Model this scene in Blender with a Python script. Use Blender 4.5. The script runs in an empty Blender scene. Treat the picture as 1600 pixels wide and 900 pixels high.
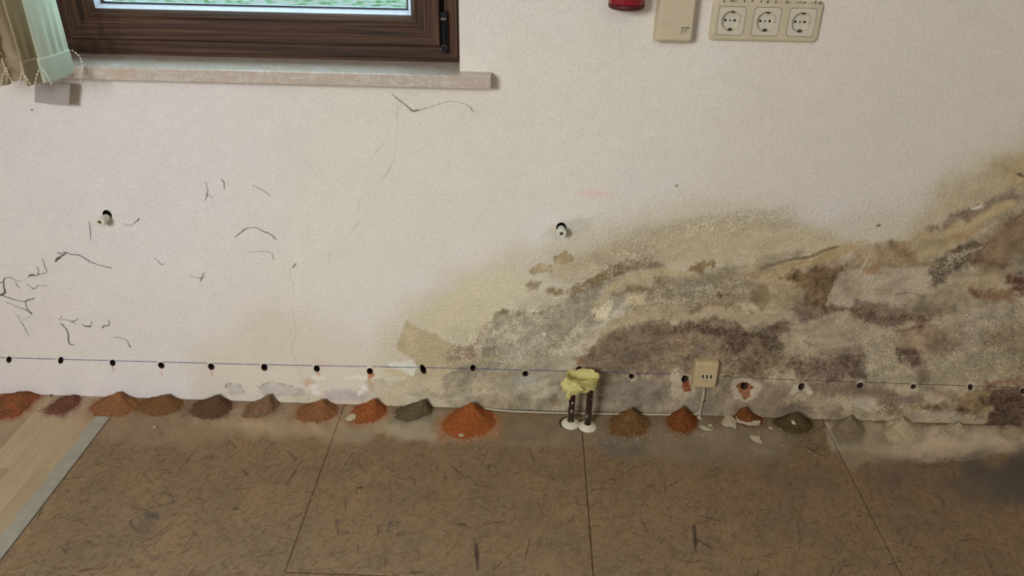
import bpy, bmesh, math, random
import numpy as np
from mathutils import Vector, Matrix
random.seed(7); RNG = np.random.RandomState(11)
sc = bpy.context.scene
# ------------------------------------------------------------------ camera, light, exposure
FPX, PITCH, ROLL, YAW, CAMH, CAMD = 1216.5, 0.50321, 0.019079, -0.020046, 1.29253, 1.67212
_cw, _sw = math.cos(YAW), math.sin(YAW); _cp, _sp = math.cos(PITCH), math.sin(PITCH)
_r = np.array([_cw, -_sw, 0]); FWD = np.array([_sw*_cp, _cw*_cp, -_sp]); _u = np.cross(_r, FWD)
RIGHT = math.cos(ROLL)*_r + math.sin(ROLL)*_u; UP = -math.sin(ROLL)*_r + math.cos(ROLL)*_u
cam_d = bpy.data.cameras.new('camera'); cam = bpy.data.objects.new('camera', cam_d)
sc.collection.objects.link(cam); sc.camera = cam
cam_d.sensor_width = 36; cam_d.lens = FPX/1600*36; cam_d.clip_start = 0.05
cam.matrix_world = Matrix(((RIGHT[0], UP[0], -FWD[0], 0), (RIGHT[1], UP[1], -FWD[1], -CAMD), (RIGHT[2], UP[2], -FWD[2], CAMH), (0, 0, 0, 1)))
def ray(px, py): return (px-800)/FPX*RIGHT - (py-450)/FPX*UP + FWD
def W(px, py, y=0.0):          # photo pixel -> point on a plane parallel to the wall
    v = ray(px, py); t = (y+CAMD)/v[1]; return Vector((v[0]*t, y, CAMH+v[2]*t))
def F(px, py, z=0.0):          # photo pixel -> point on a level plane
    v = ray(px, py); t = (z-CAMH)/v[2]; return Vector((v[0]*t, -CAMD+v[1]*t, z))
def proj(X, Y, Z):
    vx, vy, vz = X, Y+CAMD, Z-CAMH
    d = vx*FWD[0]+vy*FWD[1]+vz*FWD[2]
    return 800+FPX*(vx*RIGHT[0]+vy*RIGHT[1]+vz*RIGHT[2])/d, 450-FPX*(vx*UP[0]+vy*UP[1]+vz*UP[2])/d
vs = sc.view_settings; vs.view_transform = 'Standard'; vs.look = 'None'; vs.gamma = 1; vs.use_curve_mapping = False; vs.exposure = 0.0
world = bpy.data.worlds.new('world'); sc.world = world; world.use_nodes = True
bg = world.node_tree.nodes['Background']; bg.inputs[0].default_value = (0.62, 0.82, 1.0, 1); bg.inputs[1].default_value = 9.0
def area(name, loc, target, sx, sy, power, col):
    l = bpy.data.lights.new(name, 'AREA'); l.shape = 'RECTANGLE'; l.size = sx; l.size_y = sy; l.energy = power; l.color = col
    o = bpy.data.objects.new(name, l); sc.collection.objects.link(o); o.location = loc
    o.rotation_euler = (Vector(target)-Vector(loc)).to_track_quat('-Z', 'Y').to_euler(); return o
area('daylight_from_far_window', (-1.35, -2.95, 1.75), (-0.05, -0.25, -0.1), 0.8, 0.7, 35.5, (0.90, 0.945, 0.995)).data.spread = math.radians(130)
area('overhead_fill', (0.5, -2.4, 2.38), (0.3, -0.4, 0.3), 1.8, 1.2, 11, (0.86, 0.94, 1.06))  # added overhead fill that evens out the wall brightness, no real source
EW, EF = 0.80, 0.80            # measured light level on wall / floor, used to turn seen colours into albedo

# ------------------------------------------------------------------ helpers
def lin(c):
    c = np.asarray(c, dtype=float)/255.0
    return np.where(c <= 0.04045, c/12.92, ((c+0.055)/1.055)**2.4)
def L4(c, k=1.0):
    v = np.clip(lin(c)*k, 0, 0.95); return (float(v[0]), float(v[1]), float(v[2]), 1)
def link(o): sc.collection.objects.link(o); return o
def tag(o, label=None, cat=None, group=None, kind=None):
    if label: o['label'] = label
    if cat: o['category'] = cat
    if group: o['group'] = group
    if kind: o['kind'] = kind
    return o
def empty(name, loc=(0, 0, 0)):
    o = link(bpy.data.objects.new(name, None)); o.location = loc; o.empty_display_size = 0.02; return o
def mesh(name, verts, faces, mat=None, parent=None, smooth=False, origin=None, mats=None, midx=None, auto=None):
    verts = [Vector(v) for v in verts]
    o0 = Vector(origin) if origin is not None else Vector((0, 0, 0))
    if parent is not None and origin is None: o0 = Vector(parent.location) if parent.parent is None else Vector(parent.location)+Vector(parent.parent.location)
    me = bpy.data.meshes.new(name); me.from_pydata([v-o0 for v in verts], [], faces)
    for m in (mats or ([mat] if mat else [])): me.materials.append(m)
    if midx: me.polygons.foreach_set('material_index', midx)
    bm = bmesh.new(); bm.from_mesh(me); bmesh.ops.recalc_face_normals(bm, faces=bm.faces); bm.to_mesh(me); bm.free()
    if smooth: me.polygons.foreach_set('use_smooth', [True]*len(me.polygons))
    me.update(); o = link(bpy.data.objects.new(name, me))
    if parent is not None: o.parent = parent; o.location = (0, 0, 0) if origin is None else o0-Vector(parent.location)
    else: o.location = o0
    if auto:
        m = o.modifiers.new('b', 'BEVEL'); m.width = auto; m.segments = 2; m.limit_method = 'ANGLE'
    return o
def boxgeo(x0, x1, y0, y1, z0, z1):
    v = [(x, y, z) for x in (x0, x1) for y in (y0, y1) for z in (z0, z1)]
    f = [(0, 1, 3, 2), (4, 6, 7, 5), (0, 4, 5, 1), (2, 3, 7, 6), (0, 2, 6, 4), (1, 5, 7, 3)]
    return v, f
def merge(*gs):
    V, Fs = [], []
    for v, f in gs:
        n = len(V); V += list(v); Fs += [tuple(i+n for i in q) for q in f]
    return V, Fs
def loft(loops, cap0=True, cap1=True, closed=True):
    V = [p for l in loops for p in l]; n = len(loops[0]); Fs = []
    for k in range(len(loops)-1):
        for i in range(n if closed else n-1):
            j = (i+1) % n; Fs.append((k*n+i, k*n+j, (k+1)*n+j, (k+1)*n+i))
    if cap0: Fs.append(tuple(range(n-1, -1, -1)))
    if cap1: Fs.append(tuple(range((len(loops)-1)*n, len(loops)*n)))
    return V, Fs
def tubegeo(pts, rad, n=8, caps=True):
    pts = [Vector(p) for p in pts]; m = len(pts)
    rr = rad if hasattr(rad, '__len__') else [rad]*m
    loops = []; up = Vector((0, 1, 0.01)).normalized()
    for i, p in enumerate(pts):
        t = (pts[min(i+1, m-1)]-pts[max(i-1, 0)])
        t = t.normalized() if t.length > 1e-9 else Vector((1, 0, 0))
        a = t.cross(up)
        if a.length < 1e-3: a = t.cross(Vector((1, 0, 0)))
        a.normalize(); b = t.cross(a)
        loops.append([p + (a*math.cos(k*2*math.pi/n)+b*math.sin(k*2*math.pi/n))*rr[i] for k in range(n)])
    return loft(loops, caps, caps)
def smoothpts(pts, n=6):
    P = [Vector(p) for p in pts]; out = []
    for i in range(len(P)-1):
        a, b, c, d = P[max(i-1, 0)], P[i], P[i+1], P[min(i+2, len(P)-1)]
        for k in range(n):
            t = k/n; out.append(0.5*((2*b)+(c-a)*t+(2*a-5*b+4*c-d)*t*t+(3*b-a-3*c+d)*t**3))
    out.append(P[-1]); return out
def rrect(cx, cz, w, h, r, y, n=48):        # rounded rectangle loop in a plane parallel to the wall
    out = []
    for k in range(n):
        a = (k+0.5)/n*2*math.pi; q = int(a//(math.pi/2)); sx = (1, -1, -1, 1)[q]; sz = (1, 1, -1, -1)[q]
        out.append((cx+sx*(w/2-r)+r*math.cos(a), y, cz+sz*(h/2-r)+r*math.sin(a)))
    return out
def circ(cx, cz, r, y, n=48): return [(cx+r*math.cos((k+0.5)/n*2*math.pi), y, cz+r*math.sin((k+0.5)/n*2*math.pi)) for k in range(n)]

# ---- materials
def newmat(name):
    m = bpy.data.materials.new(name); m.use_nodes = True; nt = m.node_tree
    return m, nt, nt.nodes['Principled BSDF']
class NT:
    def __init__(s, nt): s.nt = nt
    def n(s, t, **kw):
        x = s.nt.nodes.new(t)
        for k, v in kw.items(): setattr(x, k, v)
        return x
    def l(s, a, b): s.nt.links.new(a, b)
    def coord(s, scale=(1, 1, 1), rot=(0, 0, 0)):
        g = s.n('ShaderNodeNewGeometry'); m = s.n('ShaderNodeMapping'); m.inputs['Scale'].default_value = scale; m.inputs['Rotation'].default_value = rot
        s.l(g.outputs['Position'], m.inputs[0]); return m.outputs[0]
    def noise(s, vec, scale, detail=3, rough=0.55, dist=0.0):
        x = s.n('ShaderNodeTexNoise'); x.inputs['Scale'].default_value = scale; x.inputs['Detail'].default_value = detail
        x.inputs['Roughness'].default_value = rough; x.inputs['Distortion'].default_value = dist; s.l(vec, x.inputs['Vector']); return x.outputs['Fac']
    def ramp(s, fac, stops):
        x = s.n('ShaderNodeValToRGB'); e = x.color_ramp.elements
        while len(e) < len(stops): e.new(0.5)
        for el, (p, c) in zip(e, stops): el.position = p; el.color = c if len(c) == 4 else (*c, 1)
        s.l(fac, x.inputs[0]); return x.outputs[0]
    def mr(s, v, a, b, c=0.0, d=1.0):
        x = s.n('ShaderNodeMapRange'); x.interpolation_type = 'SMOOTHSTEP'
        for i, q in zip((1, 2, 3, 4), (a, b, c, d)): x.inputs[i].default_value = q
        s.l(v, x.inputs[0]); return x.outputs[0]
    def math(s, op, a, b=None, clamp=False):
        x = s.n('ShaderNodeMath', operation=op, use_clamp=clamp)
        for i, q in enumerate((a, b)):
            if q is None: continue
            if isinstance(q, (int, float)): x.inputs[i].default_value = q
            else: s.l(q, x.inputs[i])
        return x.outputs[0]
    def mix(s, fac, a, b, blend='MIX'):
        x = s.n('ShaderNodeMix', data_type='RGBA', blend_type=blend)
        for i, q in ((0, fac), (6, a), (7, b)):
            if isinstance(q, (int, float)): x.inputs[i].default_value = q
            elif isinstance(q, tuple): x.inputs[i].default_value = q if len(q) == 4 else (*q, 1)
            else: s.l(q, x.inputs[i])
        return x.outputs[2]
    def bump(s, h, dist=0.001, strength=1.0, normal=None):
        x = s.n('ShaderNodeBump'); x.inputs['Distance'].default_value = dist; x.inputs['Strength'].default_value = strength
        s.l(h, x.inputs['Height'])
        if normal is not None: s.l(normal, x.inputs['Normal'])
        return x.outputs[0]
def plain(name, col, rough=0.5, metal=0.0, var=0.0, vscale=60, bumpd=0.0, bscale=400, spec=0.5, k=1.0, coat=0.0):
    m, nt, b = newmat(name); N = NT(nt); c = L4(col, k)
    b.inputs['Roughness'].default_value = rough; b.inputs['Metallic'].default_value = metal; b.inputs['Specular IOR Level'].default_value = spec
    b.inputs['Coat Weight'].default_value = coat
    v = N.noise(N.coord(), vscale, 4)
    lo = tuple(max(0, q*(1-max(var, .02))) for q in c[:3]); hi = tuple(min(1, q*(1+max(var, .02))) for q in c[:3])
    N.l(N.ramp(v, [(0.3, lo), (0.7, hi)]), b.inputs['Base Color'])
    if bumpd: N.l(N.bump(N.noise(N.coord(), bscale, 3), bumpd), b.inputs['Normal'])
    return m

# ---- painting of stain maps (numpy)
def srnd(i, j, s):
    h = (i.astype(np.int64)*73856093) ^ (j.astype(np.int64)*19349663) ^ (s*83492791)
    h = (h ^ (h >> 13))*1274126177; h = h & 0xffffffff; h = (h ^ (h >> 16))*2246822519 & 0xffffffff
    return (h ^ (h >> 15))/4294967295.0
def vnoise(x, y, s):
    i = np.floor(x); j = np.floor(y); u = x-i; v = y-j; u = u*u*(3-2*u); v = v*v*(3-2*v)
    a = srnd(i, j, s); b = srnd(i+1, j, s); c = srnd(i, j+1, s); d = srnd(i+1, j+1, s)
    return (a*(1-u)+b*u)*(1-v)+(c*(1-u)+d*u)*v
def fbm(x, y, s, o=4):
    t = 0; a = 0.5; w = 0
    for k in range(o): t = t+a*vnoise(x*2**k+17.3*k, y*2**k-9.1*k, s+k); w += a; a *= 0.55
    return t/w
class Canvas:
    def __init__(s, PX, PY, base):
        s.X, s.Y = PX, PY; n = PX.size; s.warp = False
        s.rgb = np.tile(np.asarray(base, float), (n, 1)); s.a = np.zeros(n)
        s.ch = {k: np.zeros(n) for k in ('fleck', 'mould', 'rough', 'speck', 'h')}
        s.nz = {}
        for sc_ in (3, 7, 16, 40, 110): s.nz[sc_] = fbm(PX/sc_, PY/sc_, int(sc_)+3, 4)-0.5
    def dist(s, pts, width, closed, X, Y):
        P = np.array([p[:2] for p in pts], float); n = len(P); d = np.full(X.shape, 1e9); ins = np.zeros(X.shape, bool)
        for k in range(n if closed else n-1):
            a = P[k]; b = P[(k+1) % n]; e = b-a; L = max(1e-9, e@e)
            t = np.clip(((X-a[0])*e[0]+(Y-a[1])*e[1])/L, 0, 1)
            q = np.hypot(X-a[0]-t*e[0], Y-a[1]-t*e[1])
            if not closed:
                # taper at the ends of the whole line
                tt = (k+t)/(n-1); q = q-width/2*(0.35+0.65*np.sin(np.clip(tt, 0, 1)*math.pi)**0.5) if n > 1 else q-width/2
            d = np.minimum(d, q)
            if closed:
                c = ((a[1] > Y) != (b[1] > Y)) & (X < (b[0]-a[0])*(Y-a[1])/(b[1]-a[1]+1e-12)+a[0]); ins ^= c
        if closed: d = np.where(ins, -d, d)
        return d
    def put(s, pts, what, op=1.0, soft=6, w=None, n=5, ns=16, grain=3, mode='mix'):
        P = np.array([p[:2] for p in pts], float); pad = soft+abs(n)+grain*2+(w or 0)+10
        m = (s.X > P[:, 0].min()-pad) & (s.X < P[:, 0].max()+pad) & (s.Y > P[:, 1].min()-pad) & (s.Y < P[:, 1].max()+pad)
        if not m.any(): return
        X, Y = s.X[m], s.Y[m]
        d = s.dist(pts, w or 0, w is None, X, Y)
        d = d + 2*n*s.nz[ns][m] + 2*grain*s.nz[3][m]
        if s.warp and soft >= 2.5: d = d + 9*s.nz[16][m] + 12*s.nz[40][m] + 4*s.nz[7][m]; soft = soft*1.5+2
        a = np.clip(0.5-d/max(soft, 1e-3), 0, 1); a = a*a*(3-2*a)*op
        if isinstance(what, str):
            if mode == 'add': s.ch[what][m] += a
            else: s.ch[what][m] = np.maximum(s.ch[what][m], a)
        else:
            c = np.asarray(what, float); s.rgb[m] = s.rgb[m]*(1-a[:, None])+c*a[:, None]; s.a[m] = 1-(1-s.a[m])*(1-a)
def gridmesh(name, A, B, mapf, mat, keep=None):
    nx, nz = len(A), len(B); XX, ZZ = np.meshgrid(A, B); co = mapf(XX.ravel(), ZZ.ravel())
    i = np.arange(nx-1); j = np.arange(nz-1); I, J = np.meshgrid(i, j); b0 = (J*nx+I).ravel()
    q = np.stack([b0, b0+1, b0+nx+1, b0+nx], 1)
    if keep is not None: q = q[keep(XX.ravel(), ZZ.ravel(), q)]
    me = bpy.data.meshes.new(name); me.vertices.add(co.shape[0]); me.vertices.foreach_set('co', co.astype(np.float32).ravel())
    me.loops.add(q.size); me.loops.foreach_set('vertex_index', q.astype(np.int32).ravel())
    me.polygons.add(len(q)); me.polygons.foreach_set('loop_start', np.arange(0, q.size, 4, dtype=np.int32)); me.polygons.foreach_set('loop_total', np.full(len(q), 4, np.int32))
    me.materials.append(mat); me.update(calc_edges=True); me.validate(); me.polygons.foreach_set('use_smooth', [True]*len(me.polygons))
    return link(bpy.data.objects.new(name, me)), me
def setattrs(me, name, arr):
    at = me.color_attributes.new(name, 'FLOAT_COLOR', 'POINT'); at.data.foreach_set('color', arr.astype(np.float32).ravel())

# ------------------------------------------------------------------ wall with its stains and drill holes
HOLES = [  # px, py, half width mm, half height mm, tilt, label
 (14, 562, 5.5, 10, .5, 'narrow drill hole at the left edge of the chalk line, first of the row'),
 (95, 563, 5.5, 10.5, .5, 'tilted drill hole on the blue line, second from the left'),
 (176, 567, 6.3, 9, .3, 'drill hole on the blue line above the broad tan dust heap by the metal strip'),
 (252, 571, 7.2, 8.5, .1, 'drill hole above the mid brown dust heap, fourth of the row from the left'),
 (330, 573, 7.0, 9, .1, 'drill hole with a small red drip, above the dark red-brown heap'),
 (413, 574, 7.2, 9.5, .1, 'drill hole above the narrow grey-brown heap leaning left'),
 (495, 576, 6.8, 9, .1, 'drill hole beside a faint pink smear, above the brown heap left of the floor seam'),
 (578, 580, 7.0, 8.5, .1, 'drill hole with orange brick dust spilled below it on cream wall'),
 (661, 577, 6.3, 13, -.25, 'tall slot-like black drill hole at the left edge of the tan stain'),
 (739, 575, 6.3, 8.5, 0, 'drill hole above the large bright orange dust heap'),
 (821, 584, 6.8, 7.2, 0, 'round drill hole below the line with a pencil tick above it'),
 (905, 577, 6.5, 7.5, 0, 'drill hole half hidden behind the yellow tape bundle'),
 (987, 588, 6.3, 6.8, 0, 'clean round drill hole with a pale rim, right of the taped pipes'),
 (1070, 592, 7.5, 9.5, .1, 'drill hole in white broken plaster with orange brick, left of the telephone socket'),
 (1163, 603, 8.0, 10, 0, 'large broken-out drill hole showing brick, right of the telephone socket'),
 (1252, 604, 6.5, 10, 0, 'drill hole with two white plaster chips like wings'),
 (1344, 602, 7.0, 7.5, 0, 'drill hole above the first pale dust cone, right of the winged hole'),
 (1427, 604, 5.8, 6.5, -.3, 'small drill hole with a torn white rim, above the tall pale dust cone'),
 (1516, 605, 5.2, 9, -.4, 'slanting drill hole with a pale lip, second from the right edge'),
 (1598, 611, 5.5, 8, -.3, 'drill hole cut by the right edge of the photo'),
]
STUDH = [(167.5, 335.5, 9.5, 10.5), (877, 355, 10, 10.5)]
WX0, WX1, WZ1 = -2.8, 2.4, 2.5
winx0, winx1, winz0, winz1 = -1.060, -0.1535, 0.882, 2.10
A = np.concatenate([np.linspace(WX0, -1.48, 12)[:-1], np.arange(-1.48, 1.38, 0.0023), np.linspace(1.385, WX1, 10)])
B = np.concatenate([np.arange(0, 1.10, 0.0023), np.linspace(1.105, WZ1, 16)])
A[np.argmin(abs(A-winx0))] = winx0; A[np.argmin(abs(A-winx1))] = winx1
B[np.argmin(abs(B-winz0))] = winz0; B[np.argmin(abs(B-winz1))] = winz1
XX, ZZ = np.meshgrid(A, B); gx, gz = XX.ravel().copy(), ZZ.ravel().copy()
PX, PY = proj(gx, 0*gx, gz)
hole_geo = []
inside = np.zeros(gx.size, bool)
for (hx, hy, rw, rh, tl) in [h[:5] for h in HOLES]+[(a, b, c, d, 0) for a, b, c, d in STUDH]:
    rw *= 1.14; rh *= 1.14
    c = W(hx, hy); dx, dz = gx-c.x, gz-c.z
    ca, sa = math.cos(tl), math.sin(tl); u = dx*ca-dz*sa; v = dx*sa+dz*ca   # ellipse frame
    rho = np.hypot(u/(rw/1000), v/(rh/1000)); ins = rho < 1.0; near = rho < 1e-6; rho[near] = 1e-6
    inside |= ins; s_ = np.where(ins, 1/rho, 1.0); u2, v2 = u*s_, v*s_
    gx = np.where(ins, c.x+u2*ca+v2*sa, gx); gz = np.where(ins, c.z-u2*sa+v2*ca, gz)
    hole_geo.append((c, rw/1000, rh/1000, tl))
C = Canvas(PX, PY, (203, 195, 188))
p = C.put
def soft(pts, col, op, s): p(pts, col, op, s, n=s*0.3, ns=40, grain=0)
# broad paint tone
soft([(480, 60), (1000, -60), (1250, 100), (1150, 330), (800, 420), (560, 560), (440, 700), (380, 420)], (203, 195, 177), .7, 240)
soft([(950, -200), (1900, -200), (1900, 420), (1300, 420), (1050, 330), (1150, 80)], (198, 188, 172), .8, 200)
soft([(0, 400), (200, 440), (420, 470), (560, 560), (480, 640), (200, 560), (60, 590), (-100, 520)], (202, 193, 180), .7, 90)
soft([(420, 480), (560, 520), (700, 560), (700, 680), (300, 680), (300, 560)], (194, 182, 160), .6, 70)
# outer cream halo of the damp stain
soft([(600, 520), (680, 440), (760, 400), (850, 380), (1000, 330), (1150, 318), (1290, 350), (1420, 320), (1500, 250), (1640, 190), (1900, 180), (1900, 740), (560, 740)], (190, 178, 152), .75, 60)
soft([(690, 470), (735, 436), (800, 428), (850, 450), (770, 500), (740, 518), (670, 512)], (198, 186, 154), .85, 26)
soft([(1000, 372), (1120, 345), (1260, 356), (1330, 380), (1290, 400), (1150, 405), (1040, 400)], (184, 170, 138), .85, 24)
soft([(900, 400), (960, 372), (1060, 345), (1180, 335), (1300, 362), (1340, 385), (1310, 402), (1180, 410), (1060, 412), (960, 425)], (178, 163, 132), .7, 22)
soft([(1470, 300), (1540, 262), (1700, 200), (1700, 330), (1560, 320), (1480, 345), (1420, 360)], (172, 154, 122), .8, 40)
soft([(1560, 258), (1700, 215), (1700, 300), (1580, 290)], (163, 144, 102), .7, 30)
soft([(850, 420), (960, 382), (1100, 386), (1230, 396), (1190, 414), (1090, 414), (960, 428), (880, 445)], (176, 160, 130), .7, 16)
soft([(640, 500), (700, 455), (770, 470), (768, 515), (745, 548), (705, 540), (672, 518)], (194, 182, 150), .7, 18)
# damp fields
p([(636, 499), (650, 512), (664, 518), (684, 524), (705, 540), (745, 545), (850, 540), (900, 560), (900, 660), (560, 660), (600, 612), (640, 588), (655, 575), (648, 562), (628, 551), (619, 545), (624, 528)], (176, 160, 126), .95, 3, n=4, ns=7, grain=2)
p([(640, 588), (600, 600), (520, 612), (470, 625), (470, 680), (760, 680), (760, 600)], (176, 163, 140), .55, 14)
p([(765, 509), (774, 488), (802, 487), (840, 489), (872, 471), (905, 455), (960, 432), (985, 445), (975, 475), (945, 500), (920, 540), (906, 580), (902, 660), (700, 660), (690, 590), (745, 560)], (150, 139, 117), .92, 6, n=4, ns=16)
p([(905, 660), (906, 560), (955, 505), (990, 470), (960, 450), (1000, 432), (1090, 425), (1180, 408), (1330, 405), (1400, 385), (1470, 350), (1560, 320), (1700, 290), (1900, 300), (1900, 740), (905, 740)], (158, 142, 114), .92, 16, n=10, ns=40)
p([(905, 585), (1040, 585), (1240, 600), (1240, 700), (905, 700)], (120, 107, 88), .7, 14, n=8, ns=16)
C.warp = True
# --- left portion detail
p([(700, 560), (760, 540), (800, 520), (830, 500), (880, 490), (900, 520), (860, 570), (800, 580), (720, 585)], (140, 128, 106), .55, 18)
p([(790, 520), (840, 500), (860, 520), (830, 560), (790, 575)], (178, 170, 150), .45, 26)
p([(812, 560), (835, 530), (850, 520)], (186, 178, 158), .5, 14, w=9)
p([(870, 575), (905, 560), (930, 545)], (182, 170, 138), .6, 8, w=12)
p([(842, 566), (880, 556), (905, 548)], (178, 168, 146), .6, 6, w=7)
p([(764, 512), (775, 488), (802, 488), (842, 490), (865, 478), (880, 470)], (120, 103, 77), .8, 3, w=6, n=3, ns=7)
p([(730, 556), (745, 535), (755, 520), (765, 500)], (124, 104, 80), .5, 7, w=10, n=4, ns=7)
p([(700, 565), (730, 550), (745, 530)], (128, 102, 82), .5, 8, w=8, n=4, ns=7)
p([(853, 455), (880, 458), (906, 450), (934, 437), (955, 427), (981, 418)], (122, 101, 70), .95, 4, w=17, n=3, ns=7, grain=1)
p([(960, 424), (990, 414), (1020, 416), (1040, 423)], (124, 106, 82), .8, 8, w=14, n=4, ns=7)
p([(864, 402), (884, 391), (896, 402), (893, 412), (866, 414)], (163, 143, 108), .95, 2, n=2, ns=7)
p([(827, 424), (840, 413), (862, 415), (866, 426), (834, 429)], (160, 142, 110), .95, 2, n=2, ns=7)
p([(823, 447), (832, 438), (846, 443), (842, 453), (827, 453)], (148, 132, 104), .9, 3, n=2, ns=7)
p([(806, 470), (830, 455), (862, 460), (872, 470), (850, 485), (812, 486)], (184, 172, 146), .7, 8)
p([(855, 415), (900, 405), (940, 395), (960, 405), (920, 430), (880, 440), (850, 435)], (176, 162, 132), .6, 14)
p([(905, 470), (925, 458), (940, 448)], (140, 128, 110), .5, 10, w=20)
p([(928, 486), (952, 452), (981, 436), (1037, 424), (1090, 428)], (180, 162, 126), .8, 4, w=14, n=3, ns=7)
p([(960, 470), (950, 470), (936, 483), (930, 498), (946, 497), (957, 482)], (200, 185, 152), .95, 1.5, n=3, ns=7, grain=3)
p([(976, 473), (981, 463), (993, 459), (1007, 464), (1009, 474), (996, 478), (985, 474)], (196, 177, 138), .95, 1.5, n=2, ns=7, grain=2)
p([(960, 461), (981, 452), (1019, 453), (1028, 462), (1010, 470)], (113, 98, 70), .8, 5, w=8, n=3, ns=7)
p([(960, 480), (990, 483), (1020, 482), (1040, 478)], (120, 105, 78), .6, 8, w=12)
p([(1073, 418), (1090, 409), (1120, 407), (1118, 416), (1094, 427), (1079, 426)], (124, 101, 68), .9, 4, n=3, ns=7)
p([(1025, 445), (1090, 440), (1150, 430), (1180, 440), (1190, 470), (1130, 478), (1050, 475)], (134, 119, 94), .6, 14)
p([(1060, 445), (1110, 440), (1100, 455), (1060, 460)], (150, 136, 116), .7, 10)
p([(1110, 455), (1130, 446), (1160, 452), (1170, 470), (1130, 474)], (160, 143, 112), .5, 12)
p([(1024, 434), (1030, 438)], (120, 100, 75), .7, 3, w=7)
# --- mould dome
dome = [(903, 590), (905, 560), (921, 539), (951, 519), (974, 507), (996, 515), (1011, 502), (1036, 492), (1058, 504), (1090, 500), (1112, 491), (1142, 502), (1167, 519), (1200, 522), (1200, 590)]
p(dome, (130, 112, 88), .8, 6, n=4, ns=7)
p([(905, 582), (910, 555), (930, 535), (972, 510), (1000, 518), (1036, 496), (1056, 510), (1056, 530), (1040, 550), (1010, 568), (970, 582)], (104, 89, 72), .8, 10, n=8, ns=16)
p([(1050, 508), (1090, 503), (1120, 508), (1160, 522), (1150, 530), (1090, 520), (1050, 522)], (84, 68, 56), .75, 6, n=5, ns=7)
p([(1060, 528), (1080, 530), (1076, 546), (1055, 546)], (146, 116, 88), .6, 12)
p([(1090, 540), (1105, 538), (1100, 552), (1085, 550)], (92, 82, 76), .7, 9)
p([(1020, 556), (1080, 550), (1130, 560), (1120, 585), (1030, 580)], (134, 118, 93), .6, 14)
p([(1125, 520), (1150, 512), (1172, 525), (1162, 548), (1150, 562), (1132, 548)], (78, 62, 52), .75, 9, n=6, ns=7)
p([(1188, 525), (1208, 520), (1216, 540), (1206, 572), (1186, 560)], (84, 68, 57), .72, 9, n=6, ns=7)
p([(1165, 560), (1195, 565), (1200, 590), (1180, 600), (1160, 575)], (90, 74, 60), .5, 10, n=6, ns=7)
p([(1208, 510), (1225, 500), (1235, 510), (1228, 520), (1212, 520)], (92, 76, 58), .65, 5, n=4, ns=7)
p([(1190, 548), (1225, 545), (1240, 570), (1225, 588), (1195, 585)], (142, 124, 92), .5, 12)
p([(916, 545), (925, 528), (955, 508), (980, 498), (1010, 487), (1040, 483), (1080, 490), (1110, 479), (1150, 488), (1176, 496), (1205, 487), (1236, 470)], (172, 153, 118), .75, 7, w=15, n=2, ns=16, grain=1)
p([(1080, 487), (1100, 476), (1125, 474), (1150, 478), (1172, 486), (1190, 483)], (122, 104, 74), .75, 5, w=8, n=2)
p([(1185, 482), (1190, 462), (1196, 445)], (118, 100, 70), .7, 9, w=22)
p([(905, 575), (910, 552), (920, 540)], (142, 104, 76), .5, 6, w=8)
# --- upper middle bands
p([(1160, 425), (1190, 433), (1215, 436), (1240, 428)], (176, 150, 112), .7, 9, w=18, n=3)
p([(1215, 420), (1245, 412), (1285, 404), (1315, 396), (1340, 380)], (172, 148, 104), .8, 8, w=16)
p([(1190, 419), (1216, 410), (1239, 404), (1265, 401), (1287, 391), (1312, 384)], (112, 95, 70), .85, 2, w=4.5, n=1, grain=.6)
p([(1195, 414), (1216, 404), (1239, 398), (1275, 392)], (150, 136, 110), .6, 8, w=9, n=1, grain=.6)
p([(1225, 426), (1250, 421), (1287, 420), (1319, 415), (1311, 435), (1300, 450), (1300, 470), (1290, 480), (1262, 478), (1264, 456), (1232, 447), (1220, 437)], (108, 87, 60), .88, 5, n=4, ns=7)
p([(1230, 427), (1248, 424), (1250, 438), (1234, 440)], (82, 68, 52), .6, 5, n=4, ns=7)
p([(1200, 450), (1250, 445), (1262, 465), (1230, 485), (1200, 480)], (150, 132, 98), .6, 10)
p([(1237, 487), (1262, 472), (1290, 478), (1285, 492), (1250, 500)], (92, 76, 62), .6, 6, n=5, ns=7)
p([(1325, 390), (1350, 380), (1420, 374), (1430, 392), (1436, 405), (1462, 408), (1460, 417), (1370, 417), (1335, 414)], (152, 128, 96), .75, 8, n=4)
p([(1395, 380), (1420, 375), (1428, 398), (1400, 405)], (136, 110, 80), .5, 10)
p([(1428, 380), (1475, 376), (1498, 385), (1470, 400), (1440, 403)], (172, 153, 114), .8, 6)
p([(1311, 426), (1345, 420), (1459, 416), (1451, 445), (1442, 465), (1434, 494), (1415, 484), (1375, 476), (1325, 478), (1289, 479), (1299, 452)], (172, 156, 132), .9, 2, n=3, ns=7, grain=3)
p([(1320, 440), (1380, 440), (1400, 460), (1320, 468)], (160, 143, 114), .5, 16)
p([(1350, 418), (1372, 414), (1376, 428), (1356, 432), (1346, 427)], (150, 120, 84), .8, 4, n=2, ns=7)
p([(1362, 390), (1352, 410), (1342, 430)], (186, 172, 142), .8, 1.5, w=3.5, n=.5, grain=.5)
p([(1364, 392), (1370, 412)], (180, 165, 136), .5, 2, w=3, n=.5, grain=.5)
p([(1324, 478), (1318, 500), (1312, 514)], (184, 170, 146), .8, 1.5, w=3, n=.5, grain=.5)
p([(1456, 420), (1450, 443)], (190, 175, 150), .8, 1.5, w=2.5, n=.5, grain=.3)
p([(1438, 470), (1434, 492)], (190, 175, 150), .6, 1.5, w=2.5, n=.5, grain=.3)
p([(1390, 460), (1415, 457), (1435, 460), (1442, 466)], (130, 112, 92), .6, 1.5, w=2.5, n=1, grain=.3)
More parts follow.
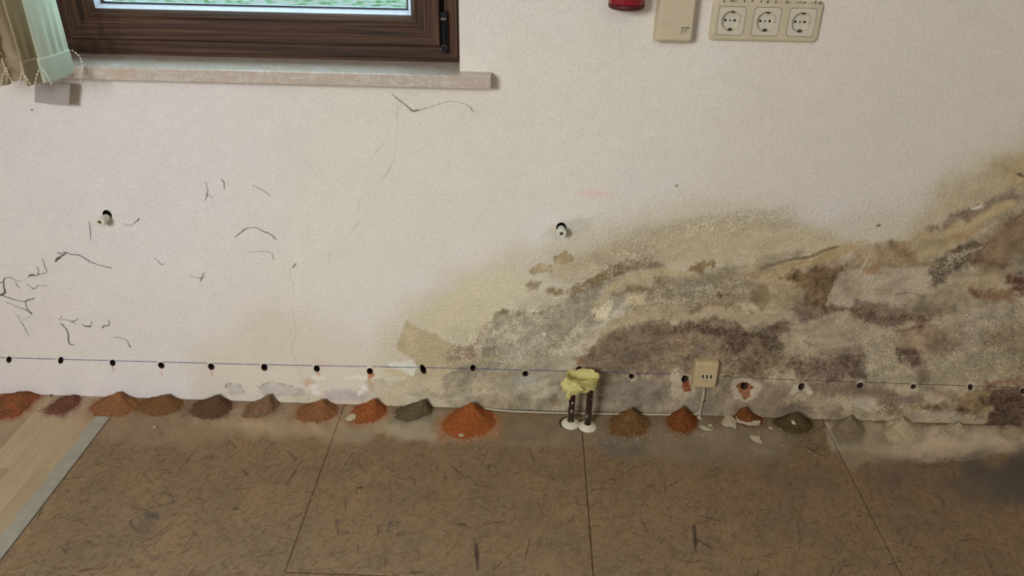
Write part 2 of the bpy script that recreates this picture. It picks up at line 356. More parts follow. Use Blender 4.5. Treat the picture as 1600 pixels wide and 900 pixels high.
p([(1290, 486), (1324, 482), (1356, 495), (1384, 502), (1422, 498), (1465, 500)], (100, 80, 64), .85, 6, w=15, n=5, ns=7)
p([(1342, 492), (1362, 500)], (102, 74, 60), .6, 6, w=8)
p([(1335, 470), (1375, 474), (1415, 480), (1424, 488), (1390, 492), (1345, 484)], (92, 75, 62), .5, 6, n=5, ns=7)
p([(1415, 490), (1440, 478), (1480, 475), (1495, 485), (1450, 500)], (108, 90, 72), .6, 9, n=4)
# --- far right
p([(1478, 394), (1497, 383), (1534, 380), (1556, 386), (1528, 410), (1487, 424), (1459, 448), (1450, 444), (1459, 418)], (92, 78, 62), .88, 5, n=4, ns=7)
p([(1525, 395), (1545, 370), (1580, 345), (1620, 330), (1660, 400), (1560, 412), (1530, 412)], (122, 96, 70), .75, 14, n=6)
p([(1548, 385), (1600, 372), (1640, 430), (1560, 440), (1520, 425)], (142, 122, 92), .6, 14)
p([(1512, 410), (1545, 408), (1580, 413), (1610, 415)], (108, 84, 64), .65, 7, w=9, n=4, ns=7)
p([(1500, 440), (1540, 432), (1570, 440), (1560, 450), (1500, 455)], (152, 132, 100), .6, 10)
p([(1573, 434), (1592, 430), (1610, 445), (1600, 462), (1580, 458)], (88, 60, 48), .75, 5, n=6, ns=7)
p([(1515, 456), (1545, 450), (1585, 450), (1580, 470), (1525, 468)], (124, 94, 66), .75, 7, n=3)
p([(1515, 452), (1528, 460), (1530, 466)], (96, 72, 54), .7, 5, w=8, n=3, ns=7)
p([(1575, 410), (1590, 400), (1620, 405), (1620, 430), (1590, 428)], (156, 143, 122), .7, 7)
p([(1420, 470), (1470, 455), (1510, 460), (1520, 470), (1480, 478), (1440, 482)], (160, 144, 112), .7, 12)
p([(1505, 480), (1560, 476), (1570, 500), (1540, 530), (1500, 550), (1505, 510)], (164, 148, 126), .7, 12)
p([(1540, 515), (1620, 500), (1620, 545), (1560, 550), (1535, 535)], (126, 108, 80), .7, 12)
p([(1320, 505), (1390, 505), (1400, 530), (1380, 560), (1330, 540)], (160, 144, 120), .6, 14)
p([(1400, 515), (1440, 505), (1500, 512), (1510, 540), (1450, 560), (1405, 548)], (142, 118, 92), .6, 14)
p([(1430, 514), (1450, 512), (1450, 528), (1428, 528)], (142, 110, 84), .6, 8)
p([(1405, 516), (1420, 514), (1440, 508)], (104, 72, 58), .7, 3, w=4, n=3, ns=7)
p([(1402, 545), (1420, 539), (1445, 545), (1440, 570), (1425, 574), (1404, 562)], (86, 70, 56), .85, 4, n=3, ns=7)
p([(1440, 540), (1480, 530), (1500, 535), (1460, 550)], (100, 84, 66), .5, 10)
p([(1430, 565), (1450, 560), (1445, 595), (1432, 590)], (104, 86, 68), .5, 9)
p([(1345, 585), (1380, 570), (1430, 575), (1430, 595), (1360, 600)], (158, 144, 118), .6, 10)
p([(1240, 565), (1290, 563), (1345, 556), (1352, 586), (1300, 594), (1245, 590)], (88, 72, 60), .78, 9, n=7, ns=7)
p([(1247, 532), (1262, 530), (1275, 540), (1262, 545)], (92, 78, 62), .6, 5, n=4, ns=7)
p([(1280, 545), (1330, 540), (1350, 550), (1310, 562)], (134, 114, 94), .6, 10)
p([(1260, 595), (1340, 596), (1400, 608), (1400, 640), (1330, 620), (1260, 625)], (98, 80, 66), .7, 12, n=8)
p([(1128, 590), (1230, 596), (1230, 640), (1128, 640)], (122, 106, 86), .5, 12)
p([(1185, 615), (1240, 625), (1320, 635), (1320, 655), (1200, 650)], (118, 100, 82), .6, 10)
p([(1326, 628), (1350, 618), (1372, 622), (1370, 634), (1345, 645), (1330, 640)], (168, 154, 134), .85, 5, n=5, ns=7)
p([(1300, 622), (1315, 620), (1312, 632), (1298, 632)], (160, 146, 118), .6, 5)
p([(1330, 645), (1390, 638), (1450, 630), (1520, 628), (1560, 640), (1560, 650), (1450, 640), (1380, 652)], (142, 122, 88), .75, 6, n=4, ns=7)
p([(1430, 645), (1470, 642), (1500, 646), (1500, 656), (1440, 654)], (166, 150, 134), .8, 4, n=4, ns=7)
p([(1440, 636), (1455, 632), (1480, 634), (1484, 640), (1450, 641)], (82, 68, 50), .8, 4, n=3, ns=7)
p([(1497, 640), (1520, 636), (1524, 644), (1505, 648)], (84, 68, 48), .8, 4, n=3, ns=7)
p([(1506, 612), (1540, 605), (1556, 615), (1550, 640), (1515, 640), (1500, 628)], (138, 114, 78), .7, 8)
p([(1532, 620), (1552, 618), (1548, 630), (1535, 632)], (86, 74, 54), .6, 5, n=4, ns=7)
p([(1550, 606), (1620, 602), (1660, 680), (1540, 668), (1556, 640)], (74, 58, 46), .9, 7, n=5, ns=7)
p([(1560, 612), (1590, 610), (1600, 620), (1565, 622)], (92, 76, 60), .6, 7)
p([(1540, 598), (1570, 590), (1620, 590), (1620, 602), (1545, 604)], (124, 88, 66), .7, 5, n=4, ns=7)
p([(1455, 600), (1480, 592), (1495, 585), (1520, 580), (1560, 572)], (166, 150, 116), .6, 3, w=6, n=3, ns=7)
p([(1495, 590), (1540, 575), (1600, 560), (1620, 580), (1550, 592)], (144, 126, 94), .6, 8)
p([(1455, 608), (1500, 606), (1505, 625), (1460, 622)], (112, 90, 70), .6, 10)
p([(1440, 622), (1420, 628), (1400, 620), (1395, 610)], (96, 82, 68), .5, 8, w=14)
# upper right diagonal smears
p([(1400, 372), (1440, 362), (1480, 348), (1520, 345), (1500, 362), (1440, 378)], (172, 150, 110), .8, 10)
p([(1456, 358), (1497, 341), (1534, 330), (1575, 311), (1610, 300)], (126, 110, 92), .75, 9, w=17, n=3)
p([(1500, 336), (1530, 334), (1545, 322)], (120, 96, 76), .6, 8, w=10)
p([(1460, 326), (1500, 305), (1534, 284)], (184, 167, 138), .65, 8, w=9, n=1)
p([(1480, 364), (1520, 348), (1545, 334), (1565, 322), (1584, 318)], (186, 163, 122), .9, 4, w=13, n=3, ns=7)
p([(1480, 378), (1510, 366), (1535, 352)], (170, 140, 98), .8, 7, w=14)
p([(1517, 327), (1526, 325), (1534, 321)], (214, 202, 184), .9, 1.5, w=4, n=.5, grain=.5)
p([(1515, 345), (1505, 352), (1512, 347)], (112, 90, 62), .7, 3, w=5)
C.warp = False
# --- bottom, left of the pipes
for q in [[(353, 602), (372, 599), (378, 604), (384, 616), (360, 618)], [(402, 604), (420, 597), (440, 600), (474, 608), (480, 618), (420, 620), (404, 612)]]:
    p(q, (174, 165, 154), .85, 1.5, n=2, ns=7, grain=1)
for q in [[(352, 606), (354, 600), (362, 599)], [(374, 599), (377, 605)], [(402, 604), (406, 608), (411, 601), (424, 596)], [(424, 596), (440, 600), (460, 604)]]:
    p(q, (120, 108, 96), .75, 1.5, w=1.8, n=1, grain=.5)
p([(570, 600), (576, 590), (600, 592), (606, 612), (580, 616), (572, 606)], (172, 158, 130), .6, 3, n=2, ns=7)
p([(505, 612), (540, 608), (580, 615), (575, 625), (510, 625)], (176, 162, 154), .8, 4, n=3, ns=7)
p([(470, 610), (500, 618), (500, 630), (440, 626)], (176, 164, 136), .5, 8)
for q in [(492, 612), (490, 604), (563, 612), (568, 606)]:
    p([(q[0]-6, q[1]-3), (q[0]+5, q[1]-5), (q[0]+7, q[1]+4), (q[0]-4, q[1]+5)], (214, 206, 196), .8, 3, n=4, ns=7)
p([(488, 570), (515, 558), (525, 572), (500, 578)], (196, 176, 156), .6, 8)
p([(472, 597), (485, 592), (492, 600), (478, 603)], (180, 146, 116), .55, 6)
p([(538, 590), (570, 590), (590, 588)], (214, 206, 188), .8, 2, w=5, n=2, ns=7)
p([(489, 590), (505, 591)], (216, 208, 192), .6, 2, w=4)
p([(606, 568), (640, 562), (650, 572), (646, 588), (626, 578), (610, 574)], (212, 204, 186), .9, 1.5, n=4, ns=7, grain=3)
p([(600, 580), (625, 577), (640, 590), (620, 588)], (184, 168, 130), .8, 2, n=3, ns=7)
p([(573, 583), (580, 582), (586, 588), (576, 591)], (166, 104, 70), .85, 2, n=2, ns=7)
p([(574, 592), (580, 600), (584, 606)], (178, 110, 74), .6, 1.5, w=2, n=1, grain=.4)
for (hx, hy) in [(330, 584), (497, 584), (252, 584), (176, 576)]:
    p([(hx-1, hy-4), (hx+2, hy+4)], (176, 118, 92), .5, 2, w=3, n=1, grain=.5)
p([(610, 612), (650, 605), (690, 620), (720, 640), (640, 640)], (184, 172, 146), .5, 10)
p([(640, 616), (670, 612), (700, 626), (710, 632)], (150, 136, 108), .6, 5, w=8, n=2)
p([(690, 628), (720, 618), (760, 612)], (188, 176, 148), .5, 6, w=6, n=2)
p([(740, 622), (800, 618), (880, 625), (890, 640), (760, 640)], (134, 120, 94), .6, 9)
p([(790, 605), (820, 600), (850, 605), (868, 618), (840, 624), (800, 615)], (162, 150, 126), .6, 5, n=4, ns=7)
p([(860, 626), (869, 618), (866, 630)], (112, 92, 72), .7, 4, w=5)
p([(700, 595), (760, 590), (800, 600), (760, 615), (700, 612)], (160, 148, 116), .5, 12)
p([(760, 583), (800, 582), (790, 592), (762, 590)], (142, 124, 88), .5, 9)
p([(800, 590), (842, 588), (846, 600), (810, 604)], (158, 152, 140), .6, 9)
p([(720, 562), (735, 558), (745, 552)], (130, 98, 76), .5, 5, w=7)
p([(680, 560), (700, 565), (735, 567), (780, 560)], (184, 168, 130), .6, 5, w=9, n=4, ns=7)
# below the line right of the pipes
p([(940, 592), (1040, 592), (1040, 632), (940, 632)], (104, 94, 82), .5, 14)
p([(950, 610), (1000, 600), (1040, 604)], (140, 128, 110), .4, 8, w=14)
p([(905, 618), (916, 618), (916, 640), (903, 640)], (150, 136, 110), .8, 3, n=1)
p([(1060, 628), (1090, 632), (1090, 640), (1060, 640)], (150, 140, 120), .5, 5)
# broken white plaster and brick around three holes
pl1 = [(1052, 577), (1061, 573), (1068, 585), (1082, 584), (1087, 600), (1086, 618), (1070, 626), (1052, 622), (1046, 608), (1049, 598), (1044, 592)]
pl2 = [(1140, 606), (1147, 592), (1165, 587), (1183, 597), (1191, 602), (1182, 620), (1165, 629), (1146, 622)]
pl3 = [(1233, 617), (1239, 603), (1250, 599), (1262, 601), (1271, 613), (1264, 619), (1253, 610), (1245, 612), (1241, 616)]
for q in (pl1, pl2): p(q, (166, 152, 126), .9, 3, n=5, ns=7, grain=3)
p(pl3, (184, 170, 146), .97, 1, n=1, ns=7, grain=1)
p([(1044, 600), (1052, 575), (1060, 572)], (160, 146, 120), .6, 3, w=5)
p([(1066, 590), (1075, 590), (1079, 603), (1080, 612), (1070, 613), (1065, 606)], (120, 72, 44), .95, 1.5, n=1, ns=7, grain=1)
p([(1150, 604), (1156, 598), (1172, 599), (1178, 606), (1170, 612), (1173, 620), (1164, 626), (1157, 616), (1155, 610)], (122, 80, 54), .95, 1.5, n=2, ns=7, grain=1)
p([(1150, 604), (1156, 598), (1170, 598), (1176, 604), (1166, 607)], (86, 52, 32), .85, 2, n=2, ns=7)
for (hx, hy, r) in [(987, 590, 7), (1427, 604, 8), (1516, 604, 9), (1344, 600, 8), (1598, 611, 8)]:
    p([(hx-r*.8, hy), (hx, hy-r), (hx+r, hy-r*.6), (hx+r*.7, hy+r*.6), (hx, hy+r*.9)], (186, 174, 150), .75, 2, n=2, ns=7, grain=1)
p([(815, 590), (827, 590), (835, 600), (815, 602)], (168, 164, 152), .5, 6)
p([(846, 521), (850, 519), (854, 523), (850, 526)], (216, 206, 186), .95, 2, n=0, grain=0)
p([(897, 303), (915, 296), (945, 300), (958, 306), (920, 308)], (214, 178, 160), .45, 12, n=5)
p([(1120, 464), (1125, 459), (1127, 466)], (66, 50, 34), .95, 1.5, n=0, grain=0, w=6)
p([(1131, 460), (1137, 460), (1139, 466)], (84, 66, 46), .9, 1.2, n=0, grain=0, w=2)
# soft darker patch round the right-hand plug
p([(848, 368), (862, 350), (885, 345), (910, 338), (930, 345), (920, 362), (890, 372)], (178, 170, 150), .6, 14)
for q, o in [([(1590, 272), (1600, 276)], .9), ([(1369, 353), (1376, 352)], .7), ([(1056, 289), (1058, 291)], .6)]:
    p(q, (70, 56, 40), o, 2, w=4, n=1, grain=1)
# hairline cracks
for q in [[(620, 150), (621, 170), (620, 225), (616, 250), (605, 270), (594, 285)], [(578, 275), (565, 298), (561, 315), (561, 340), (558, 352), (545, 365), (538, 378)], [(519, 385), (514, 400), (513, 412)],
          [(452, 420), (460, 450), (455, 480), (463, 520), (455, 548), (463, 565), (475, 600)], [(600, 224), (580, 246), (575, 256)], [(1370, 470), (1420, 476), (1440, 486)]]:
    p(q, (166, 154, 138), .32, 1.2, w=1.9, n=1.5, ns=16, grain=.2)
# large scale tonal mottling and horizontal drying tides
damp = np.clip(C.a, 0, 1)
tide = fbm((PX+60*C.nz[110])/70, (PY+0.28*(PX-1100)+60*C.nz[110])/11, 77, 4)-0.5
mott = C.nz[40]*0.6+C.nz[16]*0.55+C.nz[7]*0.5+C.nz[3]*0.35
inst = np.clip((C.rgb[:, 0] < 182)*1.0, 0, 1)
w_ = np.clip((188-C.rgb[:, 0])/30, 0, 1)
lum = C.rgb.mean(1); dk = np.clip(118-lum, 0, 60); C.rgb *= ((lum+dk*.42)/lum)[:, None]
C.rgb *= (1.04+w_*(0.30*tide+0.50*mott))[:, None]
C.rgb *= (1+(1-w_)*(0.03*C.nz[110]+0.03*C.nz[16]))[:, None]
# masks for the fine material detail
q = p
for r_ in [[(700, 520), (770, 505), (860, 455), (960, 380), (1000, 372), (1040, 400), (960, 440), (860, 500), (900, 540), (840, 580), (680, 575)], [(900, 560), (930, 480), (960, 460), (1040, 440), (1180, 425), (1180, 470), (960, 500)],
           [(1320, 500), (1400, 500), (1440, 590), (1350, 600)], [(1320, 615), (1380, 615), (1500, 640), (1500, 656), (1330, 656)], [(1450, 440), (1480, 385), (1550, 380), (1540, 410), (1470, 445)], [(1500, 475), (1600, 470), (1600, 600), (1440, 600)], [(1130, 330), (1240, 325), (1260, 345), (1000, 395), (930, 400), (1000, 360)]]:
    q(r_, 'fleck', .75, 30, n=10, ns=16)
for r_, o in [([(764, 512), (800, 505), (795, 522), (768, 525)], 1), ([(935, 470), (962, 468), (950, 500), (925, 505), (900, 540), (880, 560), (860, 550)], 1), ([(848, 545), (880, 530), (890, 550), (860, 560)], 1), ([(855, 462), (875, 462), (875, 478), (855, 480)], 1), ([(1480, 395), (1540, 383), (1520, 405), (1480, 420), (1455, 445)], 1), ([(835, 485), (880, 470), (950, 455)], .4)]:
    q(r_, 'fleck', o, 10, n=4, ns=7)
q([(600, 520), (900, 350), (1100, 310), (1300, 330), (1700, 230), (1700, 700), (560, 700)], 'rough', .7, 60)
q([(850, 380), (1000, 340), (1230, 318), (1240, 345), (1120, 350), (1000, 400), (900, 420), (860, 410)], 'rough', 1, 20)
q(dome, 'mould', .8, 12)
for r_, o in [([(1120, 505), (1220, 505), (1240, 590), (1130, 590)], .9), ([(1235, 480), (1300, 470), (1440, 485), (1460, 505), (1340, 505), (1240, 500)], .7), ([(1230, 550), (1360, 545), (1360, 600), (1240, 600)], .9), ([(1260, 600), (1420, 605), (1440, 650), (1200, 650)], .6), ([(1440, 625), (1620, 600), (1620, 670), (1440, 655)], .7),
              ([(905, 590), (1240, 600), (1240, 650), (905, 640)], .5), ([(1225, 425), (1320, 415), (1290, 480), (1230, 450)], .6), ([(1400, 540), (1450, 540), (1440, 600), (1400, 590)], .5), ([(700, 570), (745, 545), (750, 560), (720, 575)], .4)]:
    q(r_, 'mould', o, 18, n=6, ns=16)
q([(-50, 330), (200, 300), (520, 330), (560, 480), (420, 560), (-50, 600)], 'speck', .8, 120, n=20, ns=110)
q([(-50, 130), (800, 150), (700, 500), (-50, 600)], 'speck', .35, 100, n=20, ns=110)
for c_ in [(880, 352), (1472, 252), (1542, 250)]:
    q([(c_[0]-16, c_[1]-6), (c_[0]+10, c_[1]-12), (c_[0]+34 if c_[0] < 900 else c_[0]+8, c_[1]-5), (c_[0]+18, c_[1]+12), (c_[0]-20, c_[1]+14)], 'speck', 1, 22, n=4)
C.ch['mould'] = np.clip(np.maximum(C.ch['mould'], dk/32), 0, 1)
# relief (mm): peeled places lie lower, blisters higher
for r_ in (pl1, pl2, pl3): q(r_, 'h', .9, 1.5, n=2, ns=7, grain=1.5)
hh = C.ch['h']*(-1.6)
for r_, a_ in [([(636, 499), (650, 512), (684, 524), (705, 540), (745, 545), (740, 590), (660, 590), (648, 562), (619, 545), (624, 528)], -.5), ([(864, 402), (884, 391), (896, 402), (893, 412), (866, 414)], -.6), ([(827, 424), (840, 413), (862, 415), (866, 426), (834, 429)], -.6), ([(823, 447), (832, 438), (846, 443), (842, 453), (827, 453)], -.5),
               ([(960, 470), (950, 470), (936, 483), (930, 498), (946, 497), (957, 482)], .8), ([(976, 473), (981, 463), (993, 459), (1007, 464), (1009, 474), (996, 478)], .8), ([(1311, 426), (1459, 416), (1442, 465), (1434, 494), (1375, 476), (1289, 479)], .6),
               ([(353, 602), (372, 599), (384, 616), (360, 618)], -.6), ([(402, 604), (420, 597), (474, 608), (480, 618), (404, 612)], -.6)]:
    C.ch['h'][:] = 0; q(r_, 'h', 1, 2, n=2, ns=7, grain=1); hh += C.ch['h']*a_
C.ch['h'][:] = 0; q([(1168, 430), (1200, 415), (1240, 402), (1280, 396), (1315, 384)], 'h', 1, 14, w=14, n=1, grain=.5); hh += C.ch['h']*2.0
C.ch['h'][:] = 0; q([(910, 545), (925, 522), (955, 500), (1010, 482), (1040, 478), (1080, 485), (1110, 474), (1176, 490), (1236, 466)], 'h', 1, 16, w=10, n=2, grain=1); hh += C.ch['h']*1.0
hh += w_*(C.nz[7]*1.0+C.nz[16]*1.6+C.nz[3]*0.6)+C.nz[40]*1.0*0.6+C.nz[110]*1.5
ee = np.clip(1-0.10*np.clip(PX, 0, 1600)/1600-0.06*np.clip((PY-300)/400, 0, 1), .6, 1)
alb = np.clip(lin(np.clip(C.rgb, 0, 255))/(EW*ee[:, None]), 0.01, .9)

wm, nt, bs = newmat('stained_plaster'); N = NT(nt)
at = N.n('ShaderNodeAttribute', attribute_name='tint'); mk = N.n('ShaderNodeAttribute', attribute_name='mask')
sp = N.n('ShaderNodeSeparateColor'); N.l(mk.outputs['Color'], sp.inputs[0])
fl, mo, ro = sp.outputs[0], sp.outputs[1], sp.outputs[2]; skm = mk.outputs['Alpha']
co = N.coord()
n_fine = N.noise(co, 520, 3, .6); n_mid = N.noise(co, 135, 4, .62); n_mould = N.math('ADD', N.math('MULTIPLY', N.noise(co, 75, 4, .7, .8), .55), N.math('MULTIPLY', N.noise(co, 300, 3, .7), .45)); n_fl = N.noise(co, 200, 4, .65, .5); n_sp = N.noise(co, 260, 2, .5); n_cl = N.noise(co, 28, 3, .6)
ffac = N.mr(N.math('ADD', n_fl, N.math('MULTIPLY', N.math('MULTIPLY', fl, N.mr(n_cl, .35, .65, .5, 1.2)), .24)), .63, .67)
mfac = N.mr(N.math('ADD', n_mould, N.math('MULTIPLY', mo, .13)), .59, .68)
sfac = N.mr(N.math('ADD', n_sp, N.math('MULTIPLY', skm, N.mr(n_cl, .4, .7, .02, .09))), .715, .76)
base = at.outputs['Color']
c1 = N.mix(N.math('MULTIPLY', mfac, N.math('MULTIPLY', mo, .95, True)), base, N.mix(1.0, base, (.42, .37, .33), 'MULTIPLY'))
c2 = N.mix(N.math('MULTIPLY', ffac, N.math('MULTIPLY', fl, .9, True)), c1, N.mix(.45, L4((214, 200, 168), 1.15), N.mix(1.0, base, (1.6, 1.6, 1.6), 'MULTIPLY')))
c3 = N.mix(N.math('MULTIPLY', sfac, .62), c2, L4((96, 84, 74)))
c4 = N.mix(1.0, c3, N.ramp(N.math('ADD', N.math('MULTIPLY', n_fine, .6), N.math('MULTIPLY', n_mid, .4)), [(0.3, (.86, .86, .86)), (0.7, (1.13, 1.13, 1.13))]), 'MULTIPLY')
N.l(c4, bs.inputs['Base Color']); bs.inputs['Roughness'].default_value = 0.86; bs.inputs['Specular IOR Level'].default_value = 0.25
hgt = N.math('ADD', N.math('MULTIPLY', n_mid, N.math('ADD', N.math('MULTIPLY', ro, 1.3), .75)), N.math('ADD', N.math('MULTIPLY', n_fine, .25), N.math('MULTIPLY', ffac, N.math('MULTIPLY', fl, .5))))
N.l(N.bump(hgt, 0.003, 0.95), bs.inputs['Normal'])

hh[(gz > 1.1) | (gx < -1.48) | (gx > 1.38)] = 0
edge = (abs(gx-winx1) < .004) | (abs(gz-winz0) < .004) | inside
hh = np.where(inside, 0, hh)
inrow = inside.reshape(-1)
def keepw(x, z, q_):
    cx = x[q_].mean(1); cz = z[q_].mean(1)
    win = (cx > winx0) & (cx < winx1) & (cz > winz0) & (cz < winz1)
    return ~(win | inrow[q_].all(1))
wall, wme = gridmesh('wall_back', A, B, lambda x, z: np.stack([gx, -hh/1000, gz], 1), wm, keepw)
setattrs(wme, 'tint', np.concatenate([alb, np.ones((alb.shape[0], 1))], 1))
setattrs(wme, 'mask', np.stack([C.ch['fleck'], C.ch['mould'], C.ch['rough'], C.ch['speck']], 1))
tag(wall, kind='structure')

# window reveal, outer skin and the rest of the room
paint = plain('wall_paint', (203, 195, 186), .85, var=.03, bumpd=.001, bscale=180, k=1/EW)
g = []
g.append(boxgeo(winx1, WX1+.1, .06, .36, -.1, 2.6)); g.append(boxgeo(WX0-.1, winx0, .06, .36, -.1, 2.6))
g.append(boxgeo(winx0, winx1, .06, .36, -.1, winz0-.004)); g.append(boxgeo(winx0, winx1, .06, .36, winz1, 2.6))
tag(mesh('trim_1', *merge(*g), plain('masonry', (190, 182, 170), .9)), kind='structure')
def quad(a, b, c, d): return [a, b, c, d], [(0, 1, 2, 3)]
rv = []
for x, s in ((winx1, 1), (winx0, -1)):
    n_ = 40; P_ = []
    for j in range(n_+1):
        z = winz0+(winz1-winz0)*j/n_; e = .0012*math.sin(j*2.3)+.001*math.sin(j*5.1) if j else 0
        P_.append([(x, 0, z), (x-e*s*.3, .03, z), (x-e*s*.8, .062, z), (x-(.003+e)*s, .083, z)])
    rv.append(loft(P_, False, False, closed=False))
rv.append(quad((winx0, 0, winz1), (winx1, 0, winz1), (winx1, .083, winz1), (winx0, .083, winz1)))
tag(mesh('trim_2', *merge(*rv), paint, smooth=True), kind='structure')
tag(mesh('wall_left', *boxgeo(WX0-.1, WX0, -3.6, .06, -.1, 2.6), paint), kind='structure')
tag(mesh('wall_right', *boxgeo(WX1, WX1+.1, -3.6, .06, -.1, 2.6), paint), kind='structure')
tag(mesh('wall_front', *boxgeo(WX0-.1, WX1+.1, -3.7, -3.6, -.1, 2.6), paint), kind='structure')
tag(mesh('ceiling', *boxgeo(WX0-.1, WX1+.1, -3.7, .36, 2.5, 2.6), paint), kind='structure')

# ------------------------------------------------------------------ floor
SEAMS = [-0.4785, 0.1575, 0.801]; YS = -0.5625; STX1 = -1.0725; STX0 = -1.1120
ax = list(np.arange(-1.07, 1.42, 0.0034)); ax += [STX1+.001, 1.45, 1.8, 2.4]
for s_ in SEAMS: ax = [a for a in ax if abs(a-s_) > .003]+[s_-.0018, s_-.0005, s_+.0005, s_+.0018]
ax = np.array(sorted(ax))
ay = list(np.arange(-0.80, -0.003, 0.0034))+[-3.6, -3.0, -2, -1.5, -1.0, -.85, -0.0016]
ay = [a for a in ay if abs(a-YS) > .003]+[YS-.0018, YS-.0005, YS+.0005, YS+.0018]; ay = np.array(sorted(ay))
XF, YF = np.meshgrid(ax, ay); fx, fy = XF.ravel(), YF.ravel(); FX, FY = proj(fx, np.maximum(fy, -1.2), 0*fx)
K = Canvas(FX, FY, (120, 98, 74))
lx = np.concatenate([[WX0, -2.2, -1.8], np.arange(-1.56, STX0+.003, .004), [STX0+.004]]); ly = np.concatenate([[-3.6, -2.4, -1.5, -1.0], np.arange(-.8, -.003, .004), [-.0014]])
XL, YL = np.meshgrid(lx, ly); LX, LY = proj(XL.ravel(), np.maximum(YL.ravel(), -1.2), 0*XL.ravel()); KL = Canvas(LX, LY, (150, 122, 94))
def f(*a_, **k_): K.put(*a_, **k_); KL.put(*a_, **k_)
def fs(pts, col, op, s, **k): f(pts, col, op, s, n=k.get('n', s*.7), ns=k.get('ns', 40), grain=k.get('grain', 4), w=k.get('w'))
fs([(60, 610), (560, 618), (560, 690), (300, 700), (120, 690)], (160, 136, 106), .55, 26)
fs([(300, 630), (560, 640), (700, 650), (700, 690), (400, 680), (300, 665)], (160, 142, 112), .6, 22)
fs([(540, 640), (900, 650), (1250, 660), (1250, 700), (1000, 712), (560, 690)], (146, 130, 104), .6, 30)
fs([(600, 640), (620, 636), (700, 645), (690, 690), (600, 690)], (156, 146, 120), .6, 16)
fs([(780, 650), (880, 655), (870, 690), (780, 690)], (110, 98, 74), .6, 20)
fs([(930, 650), (1080, 650), (1220, 665), (1240, 720), (1100, 730), (950, 700)], (134, 120, 96), .6, 26)
fs([(1280, 655), (1700, 670), (1700, 708), (1560, 712), (1450, 722), (1390, 715), (1300, 700)], (184, 164, 136), .95, 14)
fs([(1385, 668), (1460, 668), (1640, 672), (1640, 695), (1480, 700), (1400, 700)], (214, 194, 162), .8, 20)
fs([(1290, 658), (1390, 664), (1400, 720), (1330, 740), (1290, 700)], (150, 136, 110), .7, 22)
fs([(1340, 730), (1430, 725), (1600, 712), (1700, 720), (1700, 830), (1500, 800), (1380, 760)], (84, 76, 66), .6, 60)
fs([(1520, 722), (1700, 700), (1700, 800), (1560, 775)], (80, 75, 69), .55, 50)
fs([(1180, 740), (1300, 730), (1300, 760), (1220, 770)], (84, 76, 68), .45, 34)
fs([(935, 690), (1010, 690), (1000, 715), (940, 715)], (86, 80, 76), .45, 26)
fs([(1420, 722), (1450, 721), (1500, 719), (1560, 713)], (176, 158, 130), .4, 3, w=2.5, n=2, ns=7)
for q_ in [(1190, 705, 18, 7), (1412, 700, 12, 4), (1400, 716, 10, 4), (1065, 805, 26, 5), (1110, 802, 18, 4), (1096, 678, 18, 6), (1168, 672, 22, 6)]:
    fs([(q_[0]-q_[2], q_[1]-q_[3]), (q_[0]+q_[2]*.7, q_[1]-q_[3]*.6), (q_[0]+q_[2], q_[1]+q_[3]), (q_[0]-q_[2]*.5, q_[1]+q_[3]*.8)], (158, 146, 122), .4, 10, n=6, ns=16)
# ring shaped footprints and dark marks
for cx, cy, rx, ry in [(122, 775, 18, 10), (150, 802, 17, 10), (255, 780, 16, 9), (228, 818, 24, 15), (540, 822, 17, 11), (622, 825, 18, 10), (60, 872, 12, 6), (1150, 600, 0, 0)]:
    if rx == 0: continue
    for k in range(7):
        a = k*2*math.pi/7+cx; b = a+random.uniform(.7, 1.1)
        f([(cx+rx*math.cos(t), cy+ry*math.sin(t)) for t in np.linspace(a, b, 4)], (72, 66, 60), random.uniform(.35, .7), 4, w=random.uniform(3, 7), n=4, ns=7, grain=4)
f([(205, 835), (215, 815), (235, 800), (248, 795), (250, 812), (235, 828), (215, 838)], (80, 72, 64), .55, 8, n=6, ns=7, grain=5)
for cx, cy, l, w_2, a_ in [(368, 795, 4, 4, 0), (563, 762, 4, 4, 0), (745, 870, 22, 7, 1.5), (765, 735, 10, 4, 1.3), (745, 866, 12, 4, 1.4), (1235, 812, 5, 3, 0), (1343, 806, 3, 3, 0), (1086, 842, 22, 7, 1.5), (462, 806, 4, 4, 1), (722, 820, 6, 4, 0), (328, 715, 14, 3, -.15), (251, 676, 8, 2.5, 1.3), (340, 795, 3, 3, 0), (100, 860, 10, 5, 1)]:
    f([(cx-l*math.cos(a_), cy-l*math.sin(a_)), (cx+l*math.cos(a_), cy+l*math.sin(a_))], (62, 48, 36), .8, 3, w=w_2, n=2, ns=7, grain=1)
